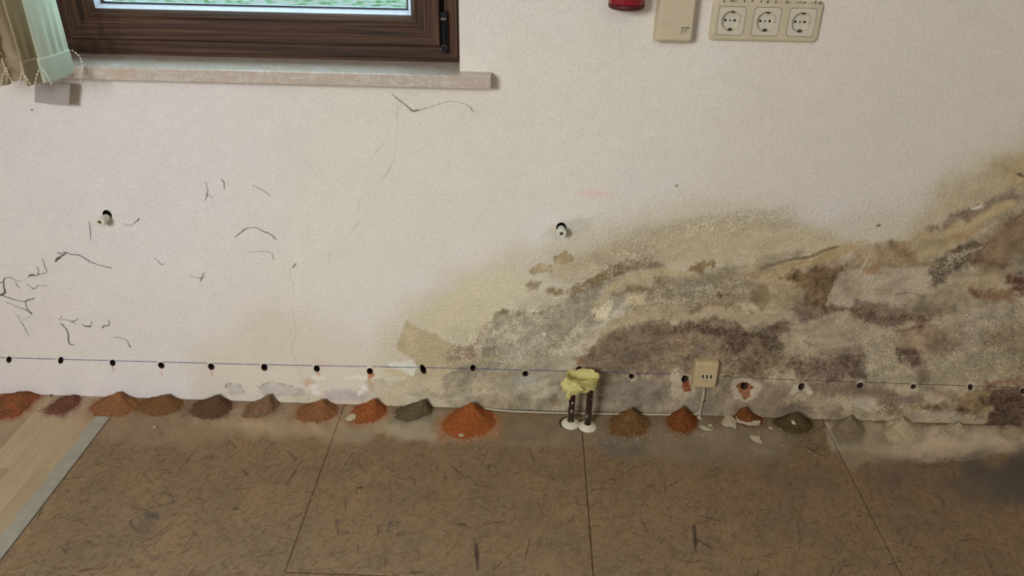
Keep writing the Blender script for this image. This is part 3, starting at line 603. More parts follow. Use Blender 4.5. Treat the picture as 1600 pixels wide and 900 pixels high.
PILES = [  # name label, apex px, boundary px list, colour, apex y
 ('rust brown dust heap cut by the left edge, spilling orange to the left', (33, 613), [(62, 620), (50, 628), (42, 640), (28, 650), (5, 653), (-30, 652), (-40, 635), (-10, 622), (10, 617)], (128, 84, 56), (160, 92, 58)),
 ('small wine-brown dust heap, second from the left edge', (113, 618), [(124, 622), (122, 632), (112, 641), (98, 648), (80, 648), (70, 640), (84, 630), (95, 622)], (112, 76, 60), (122, 82, 64)),
 ('broad tan dust heap covering the upper end of the metal strip', (184, 612), [(205, 620), (212, 632), (200, 645), (180, 648), (160, 650), (142, 644), (146, 634), (160, 624)], (146, 100, 64), (150, 104, 68)),
 ('mid brown dust heap between the tan heap and the dark red-brown one', (260, 616), [(277, 622), (284, 632), (275, 642), (255, 647), (235, 646), (216, 634), (230, 624)], (124, 90, 56), (126, 92, 58)),
 ('dark red-brown dust heap with a grey-brown peak', (338, 616), [(352, 624), (360, 636), (350, 648), (330, 652), (312, 650), (300, 642), (312, 628)], (100, 78, 58), (106, 72, 54)),
 ('narrow grey-brown dust heap leaning to the left', (420, 615), [(434, 625), (430, 636), (420, 646), (402, 651), (384, 650), (388, 638), (400, 626)], (126, 102, 74), (138, 102, 78)),
 ('wide brown dust heap just left of the slanting floor seam', (503, 623), [(512, 628), (525, 638), (520, 650), (500, 657), (480, 656), (464, 648), (474, 636), (490, 628)], (138, 98, 62), (148, 96, 64)),
 ('orange-brown dust heap beside a white plaster flake', (585, 622), [(595, 629), (602, 638), (596, 650), (578, 658), (560, 660), (552, 652), (556, 640), (566, 630)], (168, 100, 56), (178, 102, 58)),
 ('olive grey dust heap left of the bright orange one', (663, 623), [(676, 631), (674, 640), (660, 650), (640, 657), (624, 654), (622, 642), (636, 632)], (112, 100, 72), (116, 104, 76)),
 ('largest bright orange brick dust heap in the middle of the row', (736, 628), [(748, 633), (762, 642), (770, 654), (766, 668), (748, 676), (724, 680), (704, 678), (696, 668), (704, 652), (720, 640), (730, 632)], (178, 104, 56), (182, 102, 52)),
 ('flat ochre dust heap right of the taped pipes', (986, 637), [(998, 641), (1007, 650), (1010, 666), (1000, 676), (980, 680), (958, 674), (956, 660), (966, 648), (978, 640)], (140, 106, 66), (138, 98, 58)),
 ('compact red-orange dust heap below the telephone socket', (1068, 634), [(1078, 640), (1086, 650), (1086, 662), (1076, 672), (1062, 674), (1050, 668), (1046, 654), (1052, 642), (1060, 636)], (142, 82, 44), (142, 80, 42)),
 ('brown dust heap with a plaster sheet broken under its front', (1164, 635), [(1176, 642), (1188, 652), (1188, 660), (1176, 664), (1160, 662), (1148, 654), (1144, 646), (1154, 638)], (144, 92, 52), (130, 76, 42)),
 ('dark olive dust heap with two humps by the right floor seam', (1242, 645), [(1256, 650), (1266, 658), (1262, 672), (1244, 676), (1226, 670), (1212, 662), (1214, 654), (1228, 648)], (98, 82, 52), (104, 88, 54)),
 ('low grey dust cone right of the floor seam', (1329, 648), [(1340, 656), (1346, 668), (1338, 684), (1318, 686), (1304, 676), (1306, 664), (1316, 656)], (142, 124, 98), (136, 120, 94)),
 ('tall pale cream dust cone at the wall, right of the grey cone', (1411, 651), [(1420, 658), (1432, 668), (1434, 682), (1418, 692), (1398, 690), (1384, 680), (1388, 668), (1402, 658)], (170, 154, 124), (164, 148, 118)),
 ('tiny low pale dust cone, third last at the right', (1499, 660), [(1507, 664), (1512, 670), (1505, 678), (1490, 680), (1480, 674), (1486, 667), (1493, 662)], (166, 150, 122), (158, 142, 114)),
 ('faint pale dust rise nearest the right edge', (1583, 665), [(1594, 668), (1600, 676), (1590, 684), (1574, 684), (1566, 676), (1572, 669)], (166, 146, 120), (156, 136, 110)),
]
for (lb, ap, bd, c0, c1_) in PILES:
    B_ = np.array(bd, float); ctr = B_.mean(0); big = ctr+(B_-ctr)*1.45
    f([tuple(v) for v in big], tuple(np.array(c1_)*.70+24), .62, 22, n=9, ns=16, grain=7)
    f([tuple(v) for v in ctr+(B_-ctr)*1.10], tuple(np.array(c1_)*.82+8), .8, 9, n=4, ns=7, grain=6)
f([(690, 650), (780, 650), (790, 690), (690, 692)], (140, 92, 58), .3, 20, n=8, ns=16, grain=5)
K.rgb *= (1+0.14*K.nz[110]+0.2*K.nz[40]+0.14*K.nz[16])[:, None]
# everything is divided by the measured light level to get albedo
falb = np.clip(lin(np.clip(K.rgb, 0, 255))/EF, 0.01, .9)
fh = np.zeros(fx.size)
for s_ in SEAMS: fh = np.where((abs(fx-s_) < .0008) & ((s_ != SEAMS[0]) | (fy > YS-.001)), -.006, fh)
fh = np.where((abs(fy-YS) < .0008) & (fx > SEAMS[0]) & (fx < SEAMS[1]), -.006, fh)
fm, nt, bs = newmat('strand_board'); N = NT(nt)
at = N.n('ShaderNodeAttribute', attribute_name='tint'); al = at.outputs['Alpha']
col = N.mix(N.mr(N.noise(N.coord(), 7, 5, .65), .35, .65), L4((116, 98, 72), 1/EF), L4((136, 111, 77), 1/EF)); hsum = None
layers = [(0.25, 17, 150), (1.35, 22, 170), (-0.6, 15, 190), (2.2, 26, 210), (0.8, 13, 130), (-1.1, 30, 300), (1.75, 12, 200), (0.5, 34, 340), (-0.25, 20, 260)]
pal = [[(100, 77, 53), (152, 126, 94)], [(94, 70, 46), (140, 112, 80)], [(120, 88, 56), (156, 132, 100)], [(84, 62, 42), (134, 108, 80)], [(142, 104, 66), (120, 100, 78)], [(74, 54, 38), (150, 124, 94)], [(134, 98, 64), (106, 84, 60)], [(70, 52, 36), (150, 128, 98)], [(92, 70, 50), (136, 108, 80)]]
for i, ((ang, sa, sb), (ca, cb)) in enumerate(zip(layers, pal)):
    g_ = N.n('ShaderNodeNewGeometry'); m1 = N.n('ShaderNodeMapping'); m1.inputs['Rotation'].default_value = (0, 0, ang); N.l(g_.outputs['Position'], m1.inputs[0])
    m2 = N.n('ShaderNodeMapping'); m2.inputs['Scale'].default_value = (sa, sb, 1); m2.inputs['Location'].default_value = (i*3.7, i*1.3, 0); N.l(m1.outputs[0], m2.inputs[0])
    wn = N.n('ShaderNodeTexNoise'); wn.inputs['Scale'].default_value = .6; N.l(m2.outputs[0], wn.inputs['Vector'])
    ad = N.n('ShaderNodeMix', data_type='RGBA', blend_type='LINEAR_LIGHT'); ad.inputs[0].default_value = .7; N.l(m2.outputs[0], ad.inputs[6]); N.l(wn.outputs['Color'], ad.inputs[7])
    vo = N.n('ShaderNodeTexVoronoi'); vo.voronoi_dimensions = '2D'; vo.inputs['Scale'].default_value = 1.0; N.l(ad.outputs[2], vo.inputs['Vector'])
    sc_ = N.n('ShaderNodeSeparateColor'); N.l(vo.outputs['Color'], sc_.inputs[0])
    pick = N.math('MULTIPLY', N.mr(sc_.outputs[0], .66, .70), N.mr(vo.outputs['Distance'], .45, .36))
    fib = N.noise(m2.outputs[0], 2.2, 4, .7)
    cc = N.mix(sc_.outputs[1], L4(ca, 1/EF), L4(cb, 1/EF)); cc = N.mix(1.0, cc, N.ramp(fib, [(.3, (.82, .82, .82)), (.7, (1.12, 1.12, 1.12))]), 'MULTIPLY')
    col = N.mix(N.math('MULTIPLY', pick, .34), col, cc)
    ln = N.math('MULTIPLY', N.math('MULTIPLY', pick, N.math('SUBTRACT', 1.0, pick)), N.mr(sc_.outputs[2], .2, .9, .4, 3.2))
    col = N.mix(N.math('MULTIPLY', ln, .9, True), col, L4((50, 37, 26), 1/EF))
    h_ = N.math('MULTIPLY', pick, sc_.outputs[2]); hsum = h_ if hsum is None else N.math('ADD', hsum, h_)
dust = N.noise(N.coord(), 420, 4, .7); d2 = N.noise(N.coord(), 60, 5, .65)
afac = N.mr(N.math('ADD', N.math('MULTIPLY', N.math('SUBTRACT', dust, .5), 1.5), al), .18, .82)
col = N.mix(N.math('MULTIPLY', N.mr(d2, .42, .72), .42), col, L4((124, 110, 90), 1/EF))
col = N.mix(afac, col, at.outputs['Color'])
col = N.mix(1.0, col, N.ramp(dust, [(0.25, (.88, .88, .88)), (0.75, (1.10, 1.10, 1.10))]), 'MULTIPLY')
crumb = N.mr(N.noise(N.coord(), 210, 2, .5), .79, .82)
col = N.mix(N.math('MULTIPLY', crumb, .6), col, L4((196, 182, 150), 1.2))
N.l(col, bs.inputs['Base Color']); bs.inputs['Roughness'].default_value = .72; bs.inputs['Specular IOR Level'].default_value = .3
N.l(N.bump(N.math('ADD', N.math('MULTIPLY', hsum, .4), N.math('MULTIPLY', dust, .35)), .0012, .6), bs.inputs['Normal'])
floor, fme = gridmesh('floor', ax, ay, lambda x, y: np.stack([x, y, fh], 1), fm)
setattrs(fme, 'tint', np.concatenate([falb, np.clip(K.a, 0, 1)[:, None]], 1)); tag(floor, kind='structure')
tag(mesh('trim_3', *boxgeo(WX0-.1, WX1+.1, -3.7, .06, -.1, -.0075), plain('subfloor', (60, 48, 36), .9)), kind='structure')
# laminate left of the strip
lm, nt, bs = newmat('laminate'); N = NT(nt)
g1 = N.noise(N.coord((30, 1.6, 1)), 3, 5, .6); g2 = N.noise(N.coord((220, 5, 1)), 2, 3, .6)
br = N.n('ShaderNodeTexBrick'); br.inputs['Scale'].default_value = 1; br.offset = .37; br.inputs['Mortar Size'].default_value = .0006; br.inputs['Brick Width'].default_value = .46; br.inputs['Row Height'].default_value = .064
br.inputs['Color1'].default_value = (.0, .0, .0, 1); br.inputs['Color2'].default_value = (1, 1, 1, 1); br.inputs['Mortar'].default_value = (.5, .5, .5, 1); N.l(N.coord(rot=(0, 0, math.pi/2)), br.inputs['Vector'])
cb_ = N.mix(br.outputs['Color'], L4((142, 124, 95), 1/EF), L4((170, 152, 118), 1/EF)); cb_ = N.mix(1.0, cb_, N.ramp(g1, [(.3, (.9, .88, .86)), (.7, (1.06, 1.06, 1.06))]), 'MULTIPLY')
cb_ = N.mix(1.0, cb_, N.ramp(g2, [(.3, (.95, .95, .95)), (.7, (1.04, 1.04, 1.04))]), 'MULTIPLY')
gy = N.n('ShaderNodeNewGeometry'); sx_ = N.n('ShaderNodeSeparateXYZ'); N.l(gy.outputs['Position'], sx_.inputs[0])
dz_ = N.math('MULTIPLY', N.mr(N.math('ADD', sx_.outputs[1], N.math('MULTIPLY', N.noise(N.coord(), 14, 4), .14)), -.13, .06), .75)
cb_ = N.mix(dz_, cb_, L4((168, 142, 112), 1/EF)); atl = N.n('ShaderNodeAttribute', attribute_name='tint'); dl = N.noise(N.coord(), 420, 4, .7)
cb_ = N.mix(N.mr(N.math('ADD', N.math('MULTIPLY', N.math('SUBTRACT', dl, .5), 1.5), atl.outputs['Alpha']), .18, .82), cb_, atl.outputs['Color'])
cb_ = N.mix(N.math('MULTIPLY', N.mr(N.noise(N.coord(), 150, 2), .70, .73), .7), cb_, L4((110, 86, 62), 1/EF))
N.l(cb_, bs.inputs['Base Color']); bs.inputs['Roughness'].default_value = .55
lam, lme = gridmesh('floor_laminate', lx, ly, lambda x, y: np.stack([x, y, 0*x+.0008], 1), lm)
setattrs(lme, 'tint', np.concatenate([np.clip(lin(np.clip(KL.rgb, 0, 255))/EF, .01, .9), np.clip(KL.a, 0, 1)[:, None]], 1)); tag(lam, kind='structure')

# aluminium transition strip
al_m = plain('dusty_aluminium', (148, 142, 126), .5, metal=.2, var=.1, vscale=35, bumpd=.0004, bscale=300, k=1/EF)
st = [(STX0, -.001), (STX0+.001, .0022), (STX0+.006, .0034), (STX0+.02, .0040), (STX1-.006, .0034), (STX1-.001, .0022), (STX1, -.006)]
ends = [-.088, -.5, -1.2, -2.4, -3.59]
o = mesh('transition_strip', *loft([[(x, y, z) for x, z in st] for y in ends], True, True), al_m, origin=((STX0+STX1)/2, -1.8, 0))
tag(o, 'grey aluminium transition strip between the laminate and the strand board', 'floor strip')
# ------------------------------------------------------------------ sill and window
marble, nt, bs = newmat('marble'); N = NT(nt)
d0 = N.noise(N.coord((1, 1, 1.5)), 22, 6, .7, 1.4); d1 = N.noise(N.coord(), 60, 5, .7, 3.0)
mc = N.ramp(d0, [(.30, L4((212, 202, 190))), (.45, L4((204, 190, 174))), (.52, L4((190, 170, 150))), (.58, L4((210, 198, 184))), (.8, L4((200, 184, 168)))])
mc = N.mix(N.mr(d1, .5, .75), mc, L4((186, 166, 144))); N.l(mc, bs.inputs['Base Color']); bs.inputs['Roughness'].default_value = .28
prof = [(-1.36, -.041), (-.0855, -.041), (-.0855, -.0005), (winx1, -.0005), (winx1-.001, .08), (winx0+.001, .08), (winx0, -.0005), (-1.36, -.0005)]
zs = [.8690, .8955]
V_ = [(x, y, z) for z in zs for x, y in prof]; n8 = len(prof)
Fs_ = [tuple(range(n8)), tuple(range(n8, 2*n8))]+[(i, (i+1) % n8, n8+(i+1) % n8, n8+i) for i in range(n8)]
tag(mesh('window_sill', V_, Fs_, marble, origin=(-.65, 0, .869), auto=.0012), 'long cream and pink marble sill under the dark brown window', 'window sill')

def wood(name, axis):
    m, nt, bs = newmat(name); N = NT(nt); s = (3.5, 60, 560) if axis == 'h' else (560, 60, 3.5)
    s2 = (3, 60, 90) if axis == 'h' else (90, 60, 3)
    a = N.noise(N.coord(s), 1, 3, .6, .15); b = N.noise(N.coord(s2), 1.2, 4, .6, .2)
    v = N.math('ADD', N.math('MULTIPLY', a, .7), N.math('MULTIPLY', b, .3))
    c = N.ramp(v, [(.36, L4((26, 16, 10), 1.0)), (.5, L4((64, 42, 27), 1.15)), (.62, L4((92, 64, 43), 1.25))])
    N.l(c, bs.inputs['Base Color']); bs.inputs['Roughness'].default_value = .55; bs.inputs['Specular IOR Level'].default_value = .25; N.l(N.bump(v, .0008, .5), bs.inputs['Normal']); return m
wh, wv = wood('dark_wood_foil_horizontal', 'h'), wood('dark_wood_foil_vertical', 'v')
def sweep(x0, x1, z0, z1, prof_):       # mitred frame; prof_: (inset from the outer edge, y)
    c = [(x0, z0, 1, 1), (x1, z0, -1, 1), (x1, z1, -1, -1), (x0, z1, 1, -1)]; V, Fq, mi = [], [], []
    for (x, z, sx, sz) in c: V += [(x+sx*i_, y, z+sz*i_) for i_, y in prof_]
    m = len(prof_)
    for k in range(4):
        for i in range(m-1):
            a, b = k*m+i, ((k+1) % 4)*m+i; Fq.append((a, b, b+1, a+1)); mi.append(0 if k in (0, 2) else 1)
    return V, Fq, mi
win = empty('window_1', (-.65, .08, winz0)); tag(win, kind='structure')
fz0 = .893
V, Fq, mi = sweep(winx0, winx1, fz0, winz1, [(0, .15), (0, .0815), (.002, .08), (.008, .08), (.009, .083), (.011, .083), (.012, .08), (.038, .08), (.040, .082), (.040, .105), (.07, .107), (.07, .15)])
mesh('window_frame', V, Fq, parent=win, mats=[wh, wv], midx=mi)
sx0, sx1, sz0, sz1 = -1.013, -.2015, .9325, 2.02
V, Fq, mi = sweep(sx0, sx1, sz0, sz1, [(0, .118), (0, .062), (.0015, .060), (.046, .060), (.0475, .0615), (.049, .0612), (.053, .063), (.0605, .0715), (.0615, .0735), (.0625, .118)])
sash = mesh('sash', V, Fq, parent=win, mats=[wh, wv], midx=mi)
V, Fq, mi = sweep(sx0+.0615, sx1-.0615, sz0+.0615, sz1-.0615, [(0, .075), (.0008, .0735), (.009, .089), (.0095, .1)])
mesh('glazing_bead', V, Fq, plain('sky_pale_bead', (200, 206, 214), .55, var=.06, k=1.1), parent=win)  # pale blue-white base colour stands in for the reflected sky
V, Fq, mi = sweep(sx0+.070, sx1-.070, sz0+.070, sz1-.070, [(0, .0885), (.0008, .0870), (.0035, .0895), (.004, .096)])
mesh('gasket', V, Fq, plain('black_rubber', (22, 22, 28), .45), parent=win)
gm, nt, bs = newmat('pane_glass'); N = NT(nt); out = nt.nodes['Material Output']
tr = N.n('ShaderNodeBsdfTransparent'); tr.inputs[0].default_value = (.9, .96, .95, 1); gl = N.n('ShaderNodeBsdfGlossy'); gl.inputs['Roughness'].default_value = .02
mx = N.n('ShaderNodeMixShader'); mx.inputs[0].default_value = .06; N.l(tr.outputs[0], mx.inputs[1]); N.l(gl.outputs[0], mx.inputs[2]); N.l(mx.outputs[0], out.inputs[0])
mesh('pane', *boxgeo(sx0+.071, sx1-.071, .0935, .0975, sz0+.071, sz1-.071), gm, parent=win)
# hinge hardware in the rebate on the right
hm = plain('black_hinge_metal', (20, 18, 20), .35, metal=.4); hs = plain('worn_hinge_screws', (150, 140, 124), .35, metal=.8)
hx0 = -.2008
hg = [boxgeo(hx0+.0006, hx0+.0155, .068, .1048, .921, 1.004), boxgeo(hx0+.003, hx0+.013, .0645, .070, .918, .934)]
hg += [loft([[(hx0+.008+.0055*math.cos(a), .069+.0055*math.sin(a), z) for a in np.linspace(0, 2*math.pi, 20, False)] for z in (.934, .936, .985, .987)])]
hin = mesh('hinge', *merge(*hg), hm, parent=win, auto=.0006)
sg = []
for k, (dx, z) in enumerate([(.003, .9335), (.007, .9355), (.0125, .934), (.013, .929), (.0025, .926)]):
    sg.append(loft([circ(hx0+dx, z, .0011, .0634, 12), circ(hx0+dx, z, .0013, .0645, 12)]))
sg.append(boxgeo(hx0+.002, hx0+.0135, .064, .068, .9885, .9915))
mesh('hinge_screws', *merge(*sg), hs, parent=win)
# dusty web bits on the frame bottom
# outdoors
gmat, nt, bs = newmat('garden'); N = NT(nt)
gc = N.ramp(N.noise(N.coord(), 9, 6, .7), [(.38, (.015, .035, .008)), (.45, (.050, .080, .035)), (.51, (.10, .115, .085)), (.57, (.12, .112, .105)), (.65, (.13, .06, .065))]); N.l(gc, bs.inputs['Base Color']); bs.inputs['Roughness'].default_value = 1.0; bs.inputs['Specular IOR Level'].default_value = 0
tag(mesh('ground_outside', *boxgeo(-14, 12, .36, 30, -.5, -.3), gmat), kind='structure')
# ------------------------------------------------------------------ vertical blind
def fabric(name, col, tcol):
    m, nt, bs = newmat(name); N = NT(nt); out = nt.nodes['Material Output']
    w1 = N.noise(N.coord((1, 1, .35)), 70, 4); c = N.mix(w1, L4(np.array(col)*.93, 1.15), L4(col, 1.2)); N.l(c, bs.inputs['Base Color']); bs.inputs['Roughness'].default_value = .8
    t = N.n('ShaderNodeBsdfTranslucent'); t.inputs[0].default_value = L4(tcol); mx = N.n('ShaderNodeMixShader'); mx.inputs[0].default_value = .45
    N.l(bs.outputs[0], mx.inputs[1]); N.l(t.outputs[0], mx.inputs[2]); N.l(mx.outputs[0], out.inputs[0]); return m
fab = fabric('cream_blind_fabric', (212, 214, 190), (215, 218, 196)); fab2 = fabric('beige_blind_fabric', (208, 190, 156), (200, 180, 145))
plast = plain('grey_plastic_plate', (152, 142, 136), .45, k=1.25); bead = plain('ivory_beads', (214, 206, 184), .35, k=1.2)
blind = empty('vertical_blind', (-1.0, -.12, 2.12)); tag(blind, 'cream fabric vertical blind with bead chain hanging at the left of the window', 'blind')
mesh('headrail', *boxgeo(-1.5, -.05, -.145, -.10, 2.10, 2.14), plain('white_rail', (220, 218, 210), .4), parent=blind, auto=.002)
slats = []
for k, (x, yn, yf, zb, amp, mt) in enumerate([(-.958, -.163, -.075, .892, .0016, fab), (-.992, -.168, -.082, .886, .003, fab2), (-1.026, -.160, -.078, .890, .010, fab2), (-1.058, -.165, -.080, .883, .008, fab2), (-1.09, -.165, -.08, .888, .006, fab2), (-1.125, -.16, -.08, .885, .005, fab2)]):
    ny, nz = 18, 60; rows = []
    for j in range(nz+1):
        t = j/nz; z = zb+(2.10-zb)*t**2.2; row = []
        for i in range(ny+1):
            s = i/ny; y = yn+(yf-yn)*s; low = math.exp(-((z-zb)/.10)**2); mid = math.exp(-((z-zb-.07)/.05)**2)
            xx = x+.012*s+.006*math.sin(s*math.pi)*1.0+amp*low*math.sin(s*9+k*2.1)*(1 if k > 1 else .6)+.0016*mid*math.sin(s*26+k)+(.004*low if k > 1 else 0)*math.sin(z*160+k+s*4)
            row.append((xx, y, z))
        rows.append(row)
    s_o = mesh('slat', *loft(rows, False, False, closed=False), mt, parent=blind, smooth=True)
    md = s_o.modifiers.new('s', 'SOLIDIFY'); md.thickness = .0007
    # bottom pocket holding the weight
    lp = []
    for z, th_ in ((zb-.0005, .0008), (zb, .0022), (zb+.012, .0024), (zb+.044, .0023), (zb+.047, .0012), (zb+.0475, .0006)):
        a = []; b = []
        for i in range(ny+1):
            s = i/ny; y = yn-.0008+(yf-yn+.0016)*s; low = math.exp(-((z-zb)/.10)**2)
            xc = x+.012*s+.006*math.sin(s*math.pi)+amp*low*math.sin(s*9+k*2.1)*(1 if k > 1 else .6)+(.004*low if k > 1 else 0)*math.sin(z*160+k+s*4)
            a.append((xc+th_, y, z)); b.append((xc-th_, y, z))
        lp.append(a+b[::-1])
    hem = mesh('bottom_pocket', *loft(lp, True, True), fab if k < 1 else fab2, parent=blind, smooth=False)
    slats.append((x, yn, yf, zb))
def beads(pts, r=.0016, step=.0062):
    P_ = smoothpts(pts, 14); gs = [tubegeo(P_, .0004, 5)]; d = 0; last = P_[0]
    for a, b in zip(P_, P_[1:]):
        d += (b-a).length
        if d >= step:
            d = 0; loops = [[(b.x+r*math.sin(t)*math.cos(u), b.y+r*math.sin(t)*math.sin(u), b.z+r*math.cos(t)) for u in np.linspace(0, 2*math.pi, 8, False)] for t in np.linspace(.15, math.pi-.15, 6)]
            gs.append(loft(loops))
    return merge(*gs)
gs = []
for k in range(5):
    a, b = slats[k], slats[k+1]
    za, zb_ = a[3]+.030, b[3]+.030; yy = -.169
    gs.append(beads([(a[0], a[1]-.002, za), (a[0]-.006, yy-.004, za-.016), ((a[0]+b[0])/2, yy-.006, min(za, zb_)-.030), (b[0]+.008, yy-.004, zb_-.014), (b[0], b[1]-.002, zb_)]))
a = slats[0]
gs.append(beads([(a[0]+.004, a[1]-.002, a[3]+.03), (a[0]+.010, a[1]-.003, a[3]+.018), (a[0]+.014, a[1]-.002, a[3]+.004), (a[0]+.012, a[1], a[3]-.006)]))
gs.append(beads([(a[0]+.013, a[2], a[3]+.044), (a[0]+.020, a[2]+.002, a[3]+.043), (a[0]+.030, a[2]+.004, a[3]+.03), (a[0]+.031, a[2]+.002, a[3]+.008), (a[0]+.022, a[2], a[3]-.010), (a[0]+.025, a[2]-.004, a[3]-.024), (a[0]+.028, a[2]-.006, a[3]-.034)]))
for g_ in gs: mesh('bead_chain', *g_, bead, parent=blind, smooth=True)
pp = [W(55, 128, -.035), W(110, 131, -.035), W(107.5, 165, -.035), W(53.5, 160, -.035)]
fr_ = [[tuple(v) for v in pp], [(v.x, v.y+.0025, v.z) for v in pp]]
mesh('weight_plate', *loft(fr_), plast, parent=blind, auto=.0006)
gs = [tubegeo([pp[0]+Vector((.01, .001, 0)), pp[0]+Vector((.012, .0, .04)), (-1.03, -.085, .93)], .0005, 5)]
mesh('plate_cord', *merge(*gs), bead, parent=blind)

# ------------------------------------------------------------------ fixtures on the wall
cream = plain('aged_cream_plastic', (190, 176, 146), .38, var=.04, vscale=30, k=1.22)
creamd = plain('aged_cream_plastic_inserts', (196, 186, 164), .35, var=.03, vscale=30, k=1.22)
gap = plain('gap_shade_dark_fittings', (70, 58, 44), .8); black = plain('socket_black', (12, 11, 11), .5); steel = plain('earth_clip_steel', (120, 112, 98), .3, metal=.8)
dirt = plain('grime', (110, 94, 76), .9)
cx, cz = .4735, 1.0125; so = empty('triple_wall_socket', (cx, 0, cz)); tag(so, 'cream triple wall socket with three round earthed outlets in one long frame', 'wall socket')
Lp = [rrect(cx, cz, .2225, .0815, .010, .0006), rrect(cx, cz, .2225, .0815, .010, -.0035), rrect(cx, cz, .2205, .0795, .0095, -.0068), rrect(cx, cz, .2155, .0745, .009, -.0092), rrect(cx, cz, .2085, .0675, .007, -.0100), rrect(cx, cz, .2000, .0600, .004, -.0100)]
def rectloop(ox, oz, x0, x1, z0, z1, y, n=48):
    ang = [(k+0.5)/n*2*math.pi for k in range(n)]; out = []
    for a in ang:
        ca, sa = math.cos(a), math.sin(a); t = min((x1-ox)/ca if ca > 0 else (x0-ox)/ca, (z1-oz)/sa if sa > 0 else (z0-oz)/sa); out.append([ox+ca*t, y, oz+sa*t])
    for X_, Z_ in ((x0, z0), (x0, z1), (x1, z0), (x1, z1)):
        k = min(range(n), key=lambda q_: (out[q_][0]-X_)**2+(out[q_][2]-Z_)**2); out[k] = [X_, y, Z_]
    return [tuple(v) for v in out]
fg = [loft(Lp, True, False)]
for k in range(3):
    ox = cx+(k-1)*.071; xa = cx-.1 if k == 0 else ox-.0355; xb = cx+.1 if k == 2 else ox+.0355
    fg.append(loft([rectloop(ox, cz, xa, xb, cz-.03, cz+.03, -.01), circ(ox, cz-.0005, .0212, -.01)], False, False))
mesh('frame', *merge(*fg), cream, parent=so)
gr = []
for i in range(90):
    x = cx-.105+random.random()*.21; r = random.uniform(.0004, .0016); gr.append(loft([circ(x, cz+.036+random.uniform(-.003, .0045), r, -.0088, 8), circ(x, cz+.036, r*.5, -.0100, 8)]))
for k in range(3):
    ox = cx+(k-1)*.071; y0 = -.0101
    mesh('shadow_gap', *loft([rrect(ox, cz-.0005, .0553, .0563, .0075, -.0098), rrect(ox, cz-.0005, .0553, .0563, .0075, y0-.0003), circ(ox, cz-.0005, .0212, y0-.0003)], False, False), gap, parent=so)  # dark plate paints in the shade of the groove round the insert
    lp = [rrect(ox, cz-.0005, .0538, .0548, .007, -.0098), rrect(ox, cz-.0005, .0538, .0548, .007, y0-.0012), rrect(ox, cz-.0005, .0526, .0536, .0065, y0-.0020), rrect(ox, cz-.0005, .046, .047, .010, y0-.0022),
          circ(ox, cz-.0005, .0202, y0-.0022), circ(ox, cz-.0005, .0196, y0-.0012), circ(ox, cz-.0005, .0190, y0+.0080)]
    ins = mesh('outlet', *loft(lp, False, True), creamd, parent=so)
    ob = []
    for dx in (-.0095, .0095): ob.append(loft([circ(ox+dx-.001, cz-.0005, .0026, y0+.0076, 20), circ(ox+dx-.001, cz-.0005, .0026, y0+.0081, 20)]))
    mesh('pin_holes', *merge(*ob), black, parent=ins, origin=None)
    lp = [circ(ox-.001, cz-.0005, .0021, y0+.0081, 20), circ(ox-.001, cz-.0005, .0021, y0+.0071, 20), circ(ox-.001, cz-.0005, .0010, y0+.0067, 20)]
    mesh('centre_screw', *loft(lp), steel, parent=ins)
    for sg_ in (1, -1):
        cl = []; cl.append(boxgeo(ox-.0035, ox+.0025, y0-.0004, y0+.0078, cz+sg_*.0186-.0016, cz+sg_*.0186+.0016)); cl.append(boxgeo(ox-.001, ox+.003, y0-.001, y0+.0078, cz+sg_*.0163-.001, cz+sg_*.0163+.001))
        mesh('earth_clip', *merge(*cl), gap, parent=ins)
    nt_ = [boxgeo(ox+.0158, ox+.0188, y0-.0010, y0+.0078, cz-.004, cz-.0018), boxgeo(ox+.0158, ox+.0188, y0-.001, y0+.0078, cz+.002, cz+.004), boxgeo(ox+.0168, ox+.0192, y0, y0+.0078, cz-.0085, cz-.004)]
    mesh('guide_ribs', *merge(*nt_), creamd, parent=ins)
mesh('grime', *merge(*gr), dirt, parent=so)

# junction box
bx0, bx1, bz0, bz1 = .2478, .3262, .9695, 1.125; bcx, bcz = (bx0+bx1)/2, (bz0+bz1)/2; bw, bh = bx1-bx0, bz1-bz0
jb = empty('junction_box', (bcx, 0, bcz)); tag(jb, 'tall cream plastic junction box with small black print, left of the triple socket', 'junction box')
mesh('base', *loft([rrect(bcx, bcz, bw, bh, .005, .0006), rrect(bcx, bcz, bw, bh, .005, -.006), rrect(bcx, bcz, bw-.002, bh-.002, .005, -.0068)]), cream, parent=jb)
mesh('cover', *loft([rrect(bcx, bcz, bw-.0025, bh-.0025, .0055, -.0062), rrect(bcx, bcz, bw-.0025, bh-.0025, .0055, -.0245), rrect(bcx, bcz, bw-.005, bh-.005, .006, -.029), rrect(bcx, bcz, bw-.012, bh-.014, .005, -.0345), rrect(bcx, bcz, bw-.015, bh-.017, .004, -.035)]), cream, parent=jb)
mesh('dimples', *merge(loft([circ(.2716, 1.0085, .0011, -.03495, 16), circ(.2716, 1.0085, .0011, -.0354, 16)]), loft([circ(.2712, 1.0020, .0012, -.03495, 16), circ(.2712, 1.0020, .0010, -.0354, 16)])), plain('dimple', (160, 144, 116), .6), parent=jb)
ink = plain('black_print', (28, 22, 18), .7)
def text(name, s, x, z, size, y, parent, bold=0.0, xs=1.0):
    cu = bpy.data.curves.new(name, 'FONT'); cu.body = s; cu.size = size; cu.extrude = .00005; cu.offset = bold
    t = bpy.data.objects.new(name, cu); link(t); bpy.context.view_layer.update()
    me = bpy.data.meshes.new_from_object(t); bpy.data.objects.remove(t)
    for v in me.vertices: a, b, c = v.co; v.co = Vector((x+a*xs-parent.location.x, y-c-parent.location.y, z+b-parent.location.z))
    me.materials.append(ink); o = link(bpy.data.objects.new(name, me)); o.parent = parent; return o
tx = .2985
